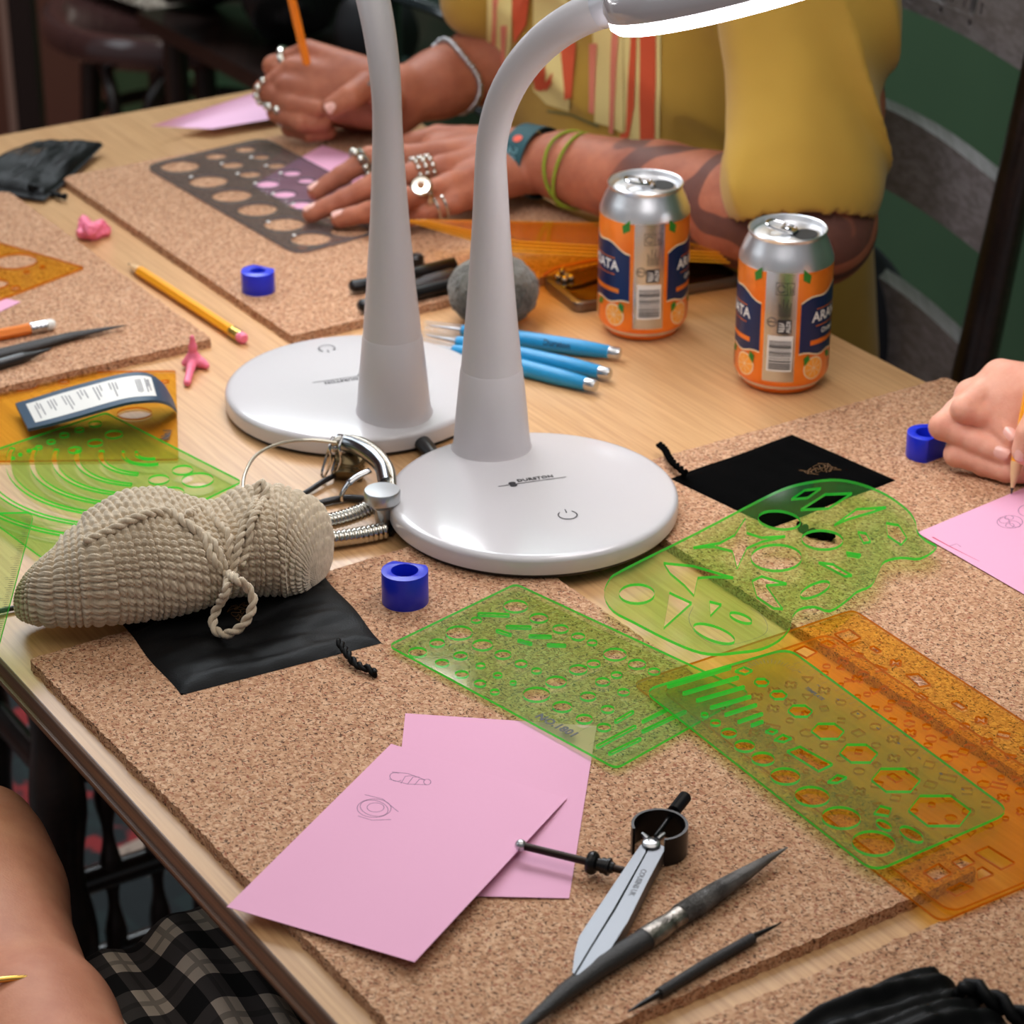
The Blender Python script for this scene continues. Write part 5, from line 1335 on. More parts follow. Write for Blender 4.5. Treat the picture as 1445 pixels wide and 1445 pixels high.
for nm, lab_, pts, r in (('power_cable', 'black cable running from the crocheted pouch towards the gooseneck knob', [(395, 712, .003), (430, 696, .003), (455, 680, .004), (478, 668, .004), (500, 655, .004), (535, 633, .004), (560, 614, .006), (595, 603, .008), (625, 604, .006), (650, 612, .004)], .0019),
                         ('usb_cable', 'black cable lying below the curved hook of the clamp', [(400, 735, .003), (430, 718, .003), (460, 708, .003), (490, 703, .003), (520, 705, .003)], .0024),
                         ('power_cable', 'thin black cord on the wood at the left edge of the photo', [(-30, 872, .0025), (0, 862, .0025), (25, 857, .0025), (60, 850, .003), (95, 846, .003)], .0016)):
    sp = smooth_path([W(*p) for p in pts], 8); v, f = tube(sp, r, 10); o = mk(nm, v, f, M['black'], world=True, origin=W(pts[2][0], pts[2][1], 0)); props(o, lab_, 'cable')
v, f = tube([W(583, 612, .006), W(590, 618, .006), W(604, 634, .0055), W(612, 642, .005)], [.003, .0062, .0058, .0045], 14, flat=.8); o = mk('cable_plug', v, f, M['black'], world=True, origin=W(598, 626, 0)); props(o, 'black cable plug between the two lamp bases', 'plug')
# ---------------------------------------------------------------- people
def skin_mat(name, base, dark, tattoo=False):
    m, nt, b = new_mat(name); co = coords(nt)
    col = ramp(nt, noise(nt, co, 34, 6, .62), [(.32, lin(base)), (.68, lin(dark))])
    if tattoo:
        w = nt.nodes.new('ShaderNodeTexWave'); w.wave_type = 'RINGS'; w.inputs['Scale'].default_value = 9; w.inputs['Distortion'].default_value = 11; w.inputs['Detail'].default_value = 1.5; w.inputs['Detail Scale'].default_value = 1.2
        nt.links.new(co, w.inputs['Vector'])
        msk = ramp(nt, w.outputs['Fac'], [(.50, (0, 0, 0, 1)), (.60, (1, 1, 1, 1))])
        sx = nt.nodes.new('ShaderNodeSeparateXYZ'); tc = nt.nodes.new('ShaderNodeTexCoord'); nt.links.new(tc.outputs['Object'], sx.inputs[0])
        lim = ramp(nt, mathn(nt, 'ADD', sx.outputs['X'], .3), [(tattoo[0], (0, 0, 0, 1)), (tattoo[1], (1, 1, 1, 1))])
        col = mixc(nt, mathn(nt, 'MULTIPLY', mathn(nt, 'MULTIPLY', msk, lim), .72), col, lin((58, 46, 48)))
    nt.links.new(col, b.inputs['Base Color']); b.inputs['Roughness'].default_value = .56; b.inputs['Specular IOR Level'].default_value = .32
    b.inputs['Subsurface Weight'].default_value = .22; b.inputs['Subsurface Radius'].default_value = (1, .35, .18); b.inputs['Subsurface Scale'].default_value = .005
    w2 = nt.nodes.new('ShaderNodeTexVoronoi'); w2.inputs['Scale'].default_value = 700; nt.links.new(co, w2.inputs['Vector'])
    bumpn(nt, b, mathn(nt, 'ADD', w2.outputs['Distance'], noise(nt, co, 160, 3)), .12, .0006); return m
M['skin_tan'] = skin_mat('tanned_skin', (180, 112, 84), (150, 86, 64), (.135, .175))
M['skin_pink'] = skin_mat('fair_skin', (228, 172, 148), (212, 146, 122))
M['skin_arm'] = skin_mat('warm_skin', (204, 140, 108), (186, 118, 90))
M['nail'] = pm('fingernail', (232, 180, 166), .25, coat=.3)

def finger(s, pts, r0, r1, k=.0035):
    """pts: world joints from knuckle to tip, gently swollen at each joint"""
    n = len(pts)
    for i in range(n - 1):
        a, b = pts[i], pts[i + 1]; ra = r0 + (r1 - r0) * i / (n - 1); rb = r0 + (r1 - r0) * (i + 1) / (n - 1)
        m = a.lerp(b, .5); rm = (ra + rb) / 2 * .95
        s.cone(a, m, ra, rm, k if i == 0 else .0022); s.cone(m, b, rm, rb, .0022)
def nailp(t, tip, prev, up, w, l, name='fingernail', R=.008):
    """a nail plate on the finger end; up = direction it faces"""
    d = (tip - prev).normalized(); up = (up - d * up.dot(d)).normalized(); sd = d.cross(up); g = G(); v = []; f = []; nu, nv = 6, 8
    for i in range(nu + 1):
        for j in range(nv + 1):
            a = (j / nv - .5) * 1.7; q = i / nu; ww = w * (1 if q < .8 else 1 - .35 * ((q - .8) / .2) ** 2); ww *= (1 if q > .15 else .8 + q * 1.33)
            v.append(tip + d * (l * (q - .55)) + sd * (math.sin(a) * ww) + up * (math.cos(a) * w * 1.05 + R - w * 1.05 + .0002 - .0010 * abs(q - .45)))
    for i in range(nu):
        for j in range(nv): a = i * (nv + 1) + j; f.append((a, a + 1, a + nv + 2, a + nv + 1))
    return mk(name, v, f, M['nail'], t, world=True, angle=0)
def ring_(t, c, axis, r, prof, name='ring', mat=None, n=28, beads=0):
    """band round a finger"""
    axis = axis.normalized(); a = axis.orthogonal().normalized(); b = axis.cross(a)
    if beads:
        g = G()
        for k in range(beads):
            q = 2 * math.pi * k / beads; p = c + (a * math.cos(q) + b * math.sin(q)) * r
            v, f = lathe([(prof * math.sin(u) + 1e-5, -prof * math.cos(u)) for u in (math.pi * j / 6 for j in range(7))], 8, M=Matrix.Translation(p)); g.add(v, f)
        o = g.mk(name, mat or M['silver'], t, world=True); return o
    P = [c + (a * math.cos(2 * math.pi * k / n) + b * math.sin(2 * math.pi * k / n)) * r for k in range(n)]
    v, f = tube(P, prof, 8, closed=True); return mk(name, v, f, mat or M['silver'], t, world=True)

# the person in the yellow shirt: forearms lie on the far mat
yp = thing('person', 'person in a yellow printed T-shirt leaning on the far mat, ringed fingers, tattooed arm', 'person', (.22, 2.26, 0))
body = SDF((-.27, 1.74, .7475), (.40, 2.42, 1.20), .0019)
zb = CT + .001
# --- flat hand (its forearm runs right, behind the cans)
Wf = lambda x, y, h: W(x, y, h)
wrist = Wf(730, 222, .042); 
elbow = Wf(1148, 316, .058); ye = elbow.y; upa = WY(1150, 150, ye + .035); upb = WY(1125, -140, ye + .10)
body.cone(wrist, Wf(800, 235, .044), .0250, .0290, .010, flat=((0, 0, 1), .82))
body.cone(Wf(800, 235, .044), Wf(930, 268, .048), .0290, .0370, .012)
body.cone(Wf(930, 268, .048), Wf(1060, 298, .054), .0370, .0430, .012)
body.cone(Wf(1060, 298, .054), elbow, .0430, .0440, .012)
body.cone(elbow, upa, .0460, .0480, .014); body.cone(upa, upb, .0480, .0540, .02)
kn = [Wf(612, 218, .043), Wf(624, 238, .044), Wf(634, 262, .040), Wf(642, 285, .030)]            # knuckles: index ... little
for i, q in enumerate(kn):
    body.cone(wrist + Vector((.004 * i, -.007 * i + .008, -.002 * i)), q, .0215 - .0010 * i, .0122 - .0008 * i, .009)
body.cone(Wf(620, 215, .036), Wf(700, 215, .038), .018, .022, .012)
F1 = [kn[0], Wf(522, 222, .040), Wf(482, 248, .028), Wf(446, 270, .0172)]
F2 = [kn[1], Wf(540, 254, .042), Wf(486, 282, .027), Wf(440, 301, .0172)]
F3 = [kn[2], Wf(560, 284, .038), Wf(518, 300, .023), Wf(479, 309, .0168)]
F4 = [kn[3], Wf(600, 300, .025), Wf(570, 309, .017), Wf(545, 313, .0135)]
for F_, a, b in ((F1, .0104, .0074), (F2, .0108, .0078), (F3, .0102, .0074), (F4, .0092, .0066)): finger(body, F_, a, b)
th1 = [Wf(690, 200, .036), Wf(618, 196, .028), Wf(560, 210, .022), Wf(520, 222, .016)]
finger(body, th1, .0140, .0090, .007)
# --- pencil hand
w2 = Wf(560, 140, .048); e2 = Wf(760, 20, .085)
body.cone(w2, Wf(620, 118, .054), .0255, .0290, .010); body.cone(Wf(620, 118, .054), Wf(690, 88, .062), .0290, .0350, .012); body.cone(Wf(690, 88, .062), Wf(800, 40, .09), .0350, .0420, .012)
body.cone(Wf(800, 40, .09), WY(740, -60, 2.30), .042, .048, .02); body.cone(WY(740, -60, 2.30), WY(760, -300, 2.34), .048, .052, .02)
body.cone(upb, Vector((.15, 2.26, 1.14)), .054, .08, .03); body.cone(WY(760, -200, 2.34), Vector((.13, 2.24, 1.14)), .05, .08, .03)
k2 = [Wf(434, 74, .078), Wf(413, 97, .068), Wf(404, 122, .056), Wf(410, 146, .042)]
bk = Vector((.004, .022, -.004))
for i, q in enumerate(k2): body.cone(w2 + UP * (.008 - .006 * i), q, .0215, .0118 - .0006 * i, .007)
body.cone(Wf(510, 128, .05) + bk, Wf(450, 118, .052) + bk, .021, .017, .008); body.cone(Wf(510, 165, .026) + bk, Wf(455, 160, .030) + bk, .018, .014, .008)
G1 = [k2[0], Wf(386, 93, .064), Wf(424, 117, .058), Wf(459, 125, .053)]
G2 = [k2[1], Wf(373, 127, .050), Wf(412, 147, .044), Wf(449, 154, .042)]
G3 = [k2[2], Wf(391, 159, .034), Wf(424, 174, .030), Wf(456, 175, .028)]
G4 = [k2[3], Wf(409, 180, .020), Wf(437, 189, .0175), Wf(464, 186, .018)]
for F_, a, b in ((G1, .0104, .0082), (G2, .0102, .0080), (G3, .0094, .0076), (G4, .0084, .0068)): finger(body, F_, a, b, .0016)
Th = [Wf(548, 140, .060), Wf(518, 122, .070), Wf(494, 138, .066), Wf(470, 152, .058)]
finger(body, Th, .0145, .0100, .003)
yb_o = body.mk('body', M['skin_tan'], yp)
for F_, w, l, up, R_ in ((F1, .0058, .011, Vector((-.15, -.1, 1)), .0076), (F2, .0060, .0115, Vector((-.2, -.2, 1)), .0080), (F3, .0056, .010, Vector((-.1, -.3, 1)), .0076), (G1, .0062, .010, Vector((.1, -1, .7)), .0084), (Th, .0074, .013, Vector((0, -1, .5)), .0102)):
    nailp(yp, F_[-1], F_[-2], up, w, l, R=R_)
# rings, bracelets, wristband
def at(F_, i, s): return F_[i].lerp(F_[i + 1], s), (F_[i + 1] - F_[i])
for F_, i, s, r, pr, bd in ((F1, 1, .18, .0112, .0018, 0), (F1, 1, .34, .0114, .0034, 9), (F2, 0, .22, .0120, .0024, 13), (F2, 0, .34, .0120, .0026, 13), (F2, 0, .46, .0120, .0024, 13), (F3, 0, .52, .0116, .0024, 0), (F4, 0, .42, .0102, .0012, 0), (F4, 0, .68, .0099, .0012, 0),
                            (G1, 0, .62, .0112, .0034, 0), (G2, 1, .06, .0112, .0036, 9), (G3, 0, .90, .0108, .0040, 8), (G4, 0, .8, .0098, .0034, 8), (Th, 0, .9, .0140, .0018, 0)):
    c, ax = at(F_, i, s); ring_(yp, c, ax, r, pr, beads=bd)
c, ax = at(F3, 0, .50); up_ = Vector((-.1, -.75, .75)).normalized(); q = c + up_ * .0125
v, f = lathe([(.0070, -.004), (.0090, .0), (.0090, .0020), (.0078, .0030), (.0072, .0024), (.0001, .0028)], 28, M=Matrix.Translation(q) @ up_.to_track_quat('Z', 'Y').to_matrix().to_4x4()); so = mk('signet_face', v, f, M['silver'], yp, world=True)
v, f = lathe([(.0032 * math.sin(u) + 1e-5, -.0016 * math.cos(u)) for u in (math.pi * j / 8 for j in range(9))], 14, M=Matrix.Translation(q + up_ * .003) @ up_.to_track_quat('Z', 'Y').to_matrix().to_4x4()); mk('amber_stone', v, f, pm('amber', (150, 90, 20), .1, coat=.5), yp, world=True)
# chain bracelet of the writing arm
ca = Wf(640, 108, .057); ax = (Wf(690, 88, .062) - Wf(620, 118, .054)).normalized(); a = ax.orthogonal().normalized(); b = ax.cross(a)
P = [ca + (a * math.cos(q) + b * math.sin(q)) * (.0325 + .0005 * (k % 2)) + ax * .003 * math.sin(q * 3) for k, q in enumerate(2 * math.pi * k / 46 for k in range(46))]
g = G()
for k, p in enumerate(P):
    v, f = lathe([(.0032 * math.sin(u) + 1e-5, -.0032 * math.cos(u)) for u in (math.pi * j / 6 for j in range(7))], 8, M=Matrix.Translation(p)); g.add(v, f)
o = g.mk('chain_bracelet', M['steel'], yp, world=True); 
# teal fabric wristband
def band(name, c, ax, r, w, mat, sq=.86, slack=0):
    a = ax.cross(UP).normalized(); b = a.cross(ax).normalized()
    if b.z < 0: b = -b
    v = []; f = []; n = 40
    for k in range(n):
        q = 2 * math.pi * k / n; e = a * math.cos(q) * r + b * math.sin(q) * r * sq
        for s_, rr in ((-1, 0), (1, 0), (1, .0008), (-1, .0008)): v.append(c + e * (1 + rr / r) + ax * (s_ * w / 2) - UP * slack)
    for k in range(n):
        for j in range(4): f.append((k * 4 + j, k * 4 + (j + 1) % 4, ((k + 1) % n) * 4 + (j + 1) % 4, ((k + 1) % n) * 4 + j))
    return mk(name, v, f, mat, yp, world=True)
ax = (Wf(800, 235, .044) - wrist).normalized(); c = wrist.lerp(Wf(800, 235, .044), .30)
band('fabric_wristband', c, ax, .0318, .021, pm('teal_fabric', (16, 70, 78), .7), .92, .001)
a_ = Wf(748, 200, .060)
an = ax.cross(UP).normalized(); 
if an.y > 0: an = -an
tv, tf = text_mesh('2018', .0130, .00005, .0005)
g = G(); 
def onband(u, s):                                  # angle round the wrist, place along it
    b = an.cross(ax); b = b if b.z > 0 else -b
    return c + (an * math.cos(u) * .0330 + b * math.sin(u) * .0330 * .92) + ax * s - UP * .001
mk('wristband_print', [onband(.25 - p.x / .0306, p.y) for p in tv], tf, pm('pale_blue_print', (120, 170, 180), .6), yp, world=True, smooth=False)
v, f = lathe([(.0038, 0), (.0038, .0004)], 16); 
P_ = [onband(.95 + math.sin(q) * .12, math.cos(q) * .0042) for q in (2 * math.pi * k / 16 for k in range(16))]; mk('wristband_emblem', P_, [tuple(range(16))], pm('red_orange_print', (220, 80, 50), .6), yp, world=True, smooth=False)
# green string bracelet
cg = Wf(800, 238, .044); axg = (Wf(930, 268, .048) - cg).normalized(); a = axg.cross(UP).normalized(); b = a.cross(axg)
mg = pm('lime_string', (140, 160, 40), .8)
for tw in (-.30, .22):
    P = [cg + a * math.cos(q) * .031 + b * math.sin(q) * .031 + axg * (.008 + tw * .031 * math.sin(q + .6)) for q in (2 * math.pi * k / 36 for k in range(36))]
    v, f = twist(P + [P[0]], .0014); mk('string_bracelet', v, f, mg, yp, world=True, angle=0)

# --- the T-shirt
def shirt_mat():
    m, nt, b = new_mat('yellow_cotton'); co = coords(nt)
    col = ramp(nt, noise(nt, co, 7, 3), [(.35, lin((190, 152, 58))), (.65, lin((170, 132, 46)))])
    nt.links.new(col, b.inputs['Base Color']); b.inputs['Roughness'].default_value = .9; b.inputs['Sheen Weight'].default_value = .15
    bumpn(nt, b, noise(nt, co, 900, 2), .25, .0005); return m
M['shirt'] = shirt_mat()
sh = SDF((-.16, 1.72, .50), (.46, 2.62, 1.44), .0036)
tc_ = Vector((.150, 2.225, 0))
fl_ = (tuple(EU), .68)
sh.cone(tc_ + UP * .58 + EU * .02, tc_ + UP * .80, .205, .210, .03, flat=fl_)
sh.cone(tc_ + UP * .80, tc_ + UP * 1.05 + EU * .02, .210, .190, .03, flat=fl_)
sh.cone(tc_ + UP * 1.05 + EU * .02, tc_ + UP * 1.22 + EU * .03, .190, .150, .03, flat=fl_)
# sleeve of the near arm, its cuff hanging open above the elbow
slv1 = WY(1131, 190, ye + .022); slv0 = WY(1133, 10, ye + .060); slvt = WY(1115, -190, ye + .115)
sh.cone(slvt, slv0, .070, .060, .03); sh.cone(slv0, slv1, .060, .0565, .02)
sh.cone(slvt, tc_ + UP * 1.2, .07, .12, .04)
sh.cone(WY(688, -8, 2.235), WY(745, -190, 2.31), .040, .075, .03); sh.cone(WY(745, -190, 2.31), tc_ + UP * 1.2, .07, .12, .04)
cutn = (slv1 - slv0).normalized(); hem = slv1 + cutn * .030
def shirt_disp(p):
    q = np.array([[pnoise(Vector((x * 9 + z * 3, y * 9, z * 2.2))), pnoise(Vector((x * 24 + z * 7, y * 24, z * 6 + 5)))] for x, y, z in p])
    c = np.array([.15, 2.225, 0]); d = p - c; d[:, 2] = 0; d /= np.linalg.norm(d, axis=1)[:, None] + 1e-6
    rg = np.array([[max(0, 1 - 2.2 * abs(pnoise(Vector((x * 11 + y * 4 + z * 9, y * 7, z * 3.5 + 3)))))] for x, y, z in p]) ** 2
    low = np.clip((p[:, 2:3] - .80) / .05, 0, 1); return p + d * (q[:, :1] * .016 + q[:, 1:] * .005 + rg * .017 * low)
# sleeve opening: hollow the end so that the arm comes out of a cuff
sh.cone(slv1, hem, .0575, .0600, .006); sh.cone(hem - cutn * .010, hem + cutn * .002, .0615, .0615, .003)
sh.cone(hem + cutn * .022, hem + cutn * .12, .0490, .0640, .003, sub=True)
sh_o = sh.mk('t_shirt', M['shirt'], yp, disp=shirt_disp)
# hem band of the sleeve
mid = hem - cutn * .004; a = cutn.orthogonal().normalized(); b = cutn.cross(a)
sb = bvh_of(sh_o)
# the print: tall condensed letters in red, pink and cream on the chest
cr_ = pm('cream_print_cloth', (226, 206, 136), .9); rd_ = pm('red_print_cloth', (206, 84, 48), .9); pk_ = pm('pink_print_cloth', (220, 130, 104), .9)
fr_ = (WY(800, 120, 2.02), Vector((1, -.08, 0)).normalized(), Vector((0, -.15, 1)).normalized(), (WY(800, 80, 2.0) - cam_o.location).normalized())
def spx(pts):
    """pixel outline -> decal plane coordinates"""
    out = []
    o0, ex, ey, dr = fr_; n = ex.cross(ey)
    for x, y in pts:
        o = cam_o.location; d = W(x, y, 0) - o; p = o + d * ((o0 - o).dot(n) / d.dot(n)) - o0; out.append((p.dot(ex), p.dot(ey)))
    return out
cream = [[(676, -60), (716, -60), (716, 60), (700, 150), (684, 110), (676, 60)], [(748, -60), (800, -60), (806, 160), (772, 150), (752, 130)], [(836, -60), (880, -60), (884, 190), (860, 180), (842, 175)], [(880, -60), (936, -60), (934, 204), (886, 200)]]
red = [[(750, 100), (768, 70), (772, 125), (766, 130), (756, 128)], [(768, 120), (782, 104), (780, 118), (772, 130)], [(790, 40), (816, 60), (809, 140), (800, 141)], [(712, -60), (748, -60), (740, 30), (722, 60)], [(906, 50), (929, 50), (928, 203), (908, 200)], [(894, 30), (902, 30), (900, 150), (892, 196), (880, 199), (880, 192), (888, 188)]]
pink = [[(835, 60), (846, 60), (842, 163), (834, 160)], [(866, 40), (876, 40), (870, 192), (864, 190)], [(686, -40), (694, -40), (690, 80), (684, 70)], [(700, 30), (710, 30), (708, 90), (702, 100)]]
for nm_, ps, mt, lf in (('cream_print', cream, cr_, .0016), ('red_print', red, rd_, .0026), ('pink_print', pink, pk_, .0026)):
    for p in ps: decal(nm_, [spx(p)], fr_, sb, mt, yp, .006, lf)
dgm = pm('grey_print_line', (110, 112, 70), .9)
decal('printed_line', [spx([(775, 158), (812, 162), (850, 178), (849, 181), (811, 165), (775, 161)])], fr_, sb, dgm, yp, .004, .003)
# lap, so that the shirt does not end in the air
lp = SDF((-.15, 1.78, .02), (.50, 2.50, .72), .008)
hipc = Vector((.22, 2.30, .55)); 
for s in (-1, 1):
    a = hipc - EV * s * .10; kx = a - EU * .38; lp.cone(a, kx, .085, .062, .03); lp.cone(kx, kx + Vector((0, 0, -.40)), .060, .045, .02); lp.cone(kx + Vector((0, 0, -.43)), kx + Vector((0, 0, -.47)) - EU * .1, .04, .035, .02)
lp.cone(hipc + EV * .09, hipc - EV * .09, .11, .11, .04)
lp.mk('trousers', pm('dark_trousers', (30, 32, 40), .9), yp)
# the pencil held in that hand
a_ = Wf(418, 150, .030); tp = Wf(404, -60, .16)
pa, pb = Wf(438, 124, .060) + Vector((0, .017, -.002)), Wf(405, -30, .145); dpen = (pb - pa).normalized()
pencil('orange pencil held upright in the hand of the person in yellow', pa - dpen * .030, pa + dpen * .125, .0042, M['pencil_orange'], True, M['pink_eraser'], M['alu'])

# --- the drawing hand at the right edge
rp = thing('person', 'hand of a person beyond the right edge, drawing on pink paper with a pencil', 'person', W(1480, 620, 0))
hb = SDF(tuple(W(1290, 720, 0) - Vector((.0, .06, 0))), tuple(W(1640, 470, 0) + Vector((.06, .12, .20))), .0011)
w3 = W(1540, 585, .055); e3 = W(1750, 640, .10)
hb.cone(w3, e3, .0255, .034, .010)
r1 = [W(1400, 536, .062), W(1372, 556, .052), W(1360, 582, .040), W(1375, 612, .024)]
R1 = [W(1412, 534, .064), W(1362, 577, .050), W(1405, 590, .044), W(1428, 618, .036)]
R2 = [W(1372, 560, .050), W(1330, 602, .036), W(1376, 622, .030), W(1418, 640, .026)]
R3 = [W(1378, 602, .034), W(1350, 641, .0190), W(1388, 652, .0165), W(1420, 658, .0165)]
R4 = [W(1410, 620, .026), W(1388, 655, .0150), W(1420, 665, .0145), W(1450, 668, .0150)]
for i, q in enumerate(([R1[0], R2[0], R3[0], R4[0]])): hb.cone(w3 + UP * (.006 - .006 * i), q, .0200, .0130 - .0008 * i, .009)
hb.cone(W(1460, 570, .050), W(1410, 575, .046), .020, .018, .012)
hb.cone(W(1470, 610, .030), W(1420, 612, .032), .018, .015, .010)
for F_, a, b in ((R1, .0096, .0080), (R2, .0092, .0078), (R3, .0086, .0074), (R4, .0080, .0068)): finger(hb, F_, a, b, .0016)
RT = [W(1500, 560, .070), W(1474, 585, .066), W(1458, 612, .054), W(1448, 636, .042)]
finger(hb, RT, .0130, .0092, .006)
hb.mk('hand', M['skin_pink'], rp)
for F_, w, l, up, R_ in ((R1, .0060, .0105, Vector((.0, -1, .6)), .0086), (R2, .0056, .0100, Vector((-.1, -1, .35)), .0084), (RT, .0064, .011, Vector((-.6, -.8, .4)), .0094)): nailp(rp, F_[-1], F_[-2], up, w, l, R=R_)
pa, pb = W(1427, 697, CT + .002), W(1441, 618, .040); dpen = (W(1452, 560, .066) - pa).normalized()
pencil('yellow pencil drawing on the pink paper at the right edge', pa, pa + dpen * .15, .0042, M['pencil_yellow'], True, M['pink_eraser'], M['brass_green'], .021)

# --- the person at the lower left: forearm with a gold bangle, checked skirt
lpn = thing('person', 'person at the lower left in a checked skirt, forearm with a thin gold bangle', 'person', W(100, 1500, -.70))
hA_ = -.10
ar = SDF(tuple(W(-260, 1640, -.2) - Vector((.05, .10, .02))), tuple(W(180, 1050, -.02) + Vector((.06, .14, .10))), .0018)
X = lambda x, y, h=hA_: W(x, y, h)
ar.cone(X(-60, 1250), X(-20, 1330), .046, .040, .02); ar.cone(X(10, 1200), X(20, 1290), .0190, .0240, .014)
ar.cone(X(-20, 1180), X(0, 1250), .030, .034, .015)
ar.cone(X(18, 1275), X(30, 1370), .0290, .0290, .012); ar.cone(X(-40, 1300), X(-20, 1400), .036, .034, .02)
ar.cone(X(20, 1365), X(60, 1450), .0320, .0350, .014); ar.cone(X(60, 1450), X(130, 1640), .0360, .0440, .014)
ar.cone(X(-20, 1400), X(30, 1480), .034, .038, .02); ar.cone(X(30, 1480), X(90, 1640), .038, .044, .02)
hand_k = [X(-50, 1140), X(-85, 1150), X(-115, 1165), X(-140, 1190)]
for i, q in enumerate(hand_k):
    ar.cone(X(-20 - 15 * i, 1250), q, .019, .012, .010); d = Vector((-.018, .022, -.012)); finger(ar, [q, q + d * 1.2, q + d * 2.0 + Vector((0, 0, -.012)), q + d * 2.5 + Vector((0, 0, -.03))], .0095, .0078)
finger(ar, [X(5, 1195), X(-8, 1150), X(-25, 1118), X(-50, 1100)], .0130, .0090, .008)
ar.mk('forearm', M['skin_arm'], lpn)
# bangle
cb_ = X(0, 1425); axb = (X(60, 1480) - X(5, 1330)).normalized(); a = axb.cross(UP).normalized(); b = a.cross(axb)
b = b if b.z > 0 else -b
a = a if a.x > 0 else -a
P = [X(8, 1400) + a * math.cos(q) * .047 + b * math.sin(q) * .040 for q in (math.radians(60 + k * 6) for k in range(52))]
P = [X(-4, 1492, hA_) + a * math.cos(q) * .054 + b * math.sin(q) * .047 for q in (math.radians(42 + k * 6) for k in range(53))]
v, f = tube(P, .0017, 10); mk('bangle', v, f, M['gold'], lpn, world=True)
def plaid_mat():
    m, nt, b = new_mat('checked_cloth'); tc = nt.nodes.new('ShaderNodeUVMap'); sx = nt.nodes.new('ShaderNodeSeparateXYZ'); nt.links.new(tc.outputs[0], sx.inputs[0])
    def stripe(o, n):
        fr = mathn(nt, 'FRACT', mathn(nt, 'MULTIPLY', o, n)); return mathn(nt, 'GREATER_THAN', fr, .45), mathn(nt, 'MULTIPLY', mathn(nt, 'GREATER_THAN', fr, .70), mathn(nt, 'LESS_THAN', fr, .80))
    a, a2 = stripe(sx.outputs['X'], 6.5); c, c2 = stripe(sx.outputs['Y'], 6)
    s = mathn(nt, 'MULTIPLY', mathn(nt, 'ADD', a, c), .5)
    col = ramp(nt, s, [(0, lin((20, 19, 21))), (.4, lin((82, 76, 74))), (.9, lin((228, 210, 190)))], 'CONSTANT')
    col = mixc(nt, mathn(nt, 'MULTIPLY', mathn(nt, 'MAXIMUM', a2, c2), .45), col, lin((38, 34, 34)))
    nt.links.new(col, b.inputs['Base Color']); b.inputs['Roughness'].default_value = .9; return m
# skirt over the lap: a draped grid with folds
nu, nv = 110, 80; v = []; f = []; uv = []
c0, c1, c2_, c3 = X(30, 1370, -.18), X(375, 1195, -.16), X(720, 1600, -.16), X(220, 1800, -.20)
for i in range(nu + 1):
    for j in range(nv + 1):
        u, w = i / nu, j / nv
        p = (1-u)*(1-w)*c0 + u*(1-w)*c1 + u*w*c2_ + (1-u)*w*c3
        ed = min(w * 4, 1); fold = .009 * math.sin(u * 13 + 1.6 * math.sin(w * 2.2)) * ed * (1 - .3 * w) + .003 * math.sin(u * 31 + w * 3) * ed
        z = .050 * math.sin(math.pi * min(1, w * .75 + .12)) * (.6 + .4 * math.sin(u * 4 + .4)) + fold - .10 * (1 - ed) ** 2 - .06 * max(0, .15 - u) / .15
        v.append(p + UP * z); uv.append((u + .02 * math.sin(w * 7), w))
for i in range(nu):
    for j in range(nv): a_ = i * (nv + 1) + j; f.append((a_, a_ + 1, a_ + nv + 2, a_ + nv + 1))
n0 = len(v); v += [p - UP * .05 for p in v]; uv += uv
f2 = [tuple(q + n0 for q in k[::-1]) for k in f]; f += f2
rim = [i * (nv + 1) for i in range(nu + 1)] + [nu * (nv + 1) + j for j in range(1, nv + 1)] + [i * (nv + 1) + nv for i in range(nu - 1, -1, -1)] + [j for j in range(nv - 1, 0, -1)]
for k in range(len(rim)): a_, b_ = rim[k], rim[(k + 1) % len(rim)]; f.append((a_, b_, b_ + n0, a_ + n0))
sk = mk('skirt', v, f, plaid_mat(), lpn, world=True, angle=0); ul = sk.data.uv_layers.new(name='UVMap')
for lp_ in sk.data.loops: ul.data[lp_.index].uv = uv[lp_.vertex_index]
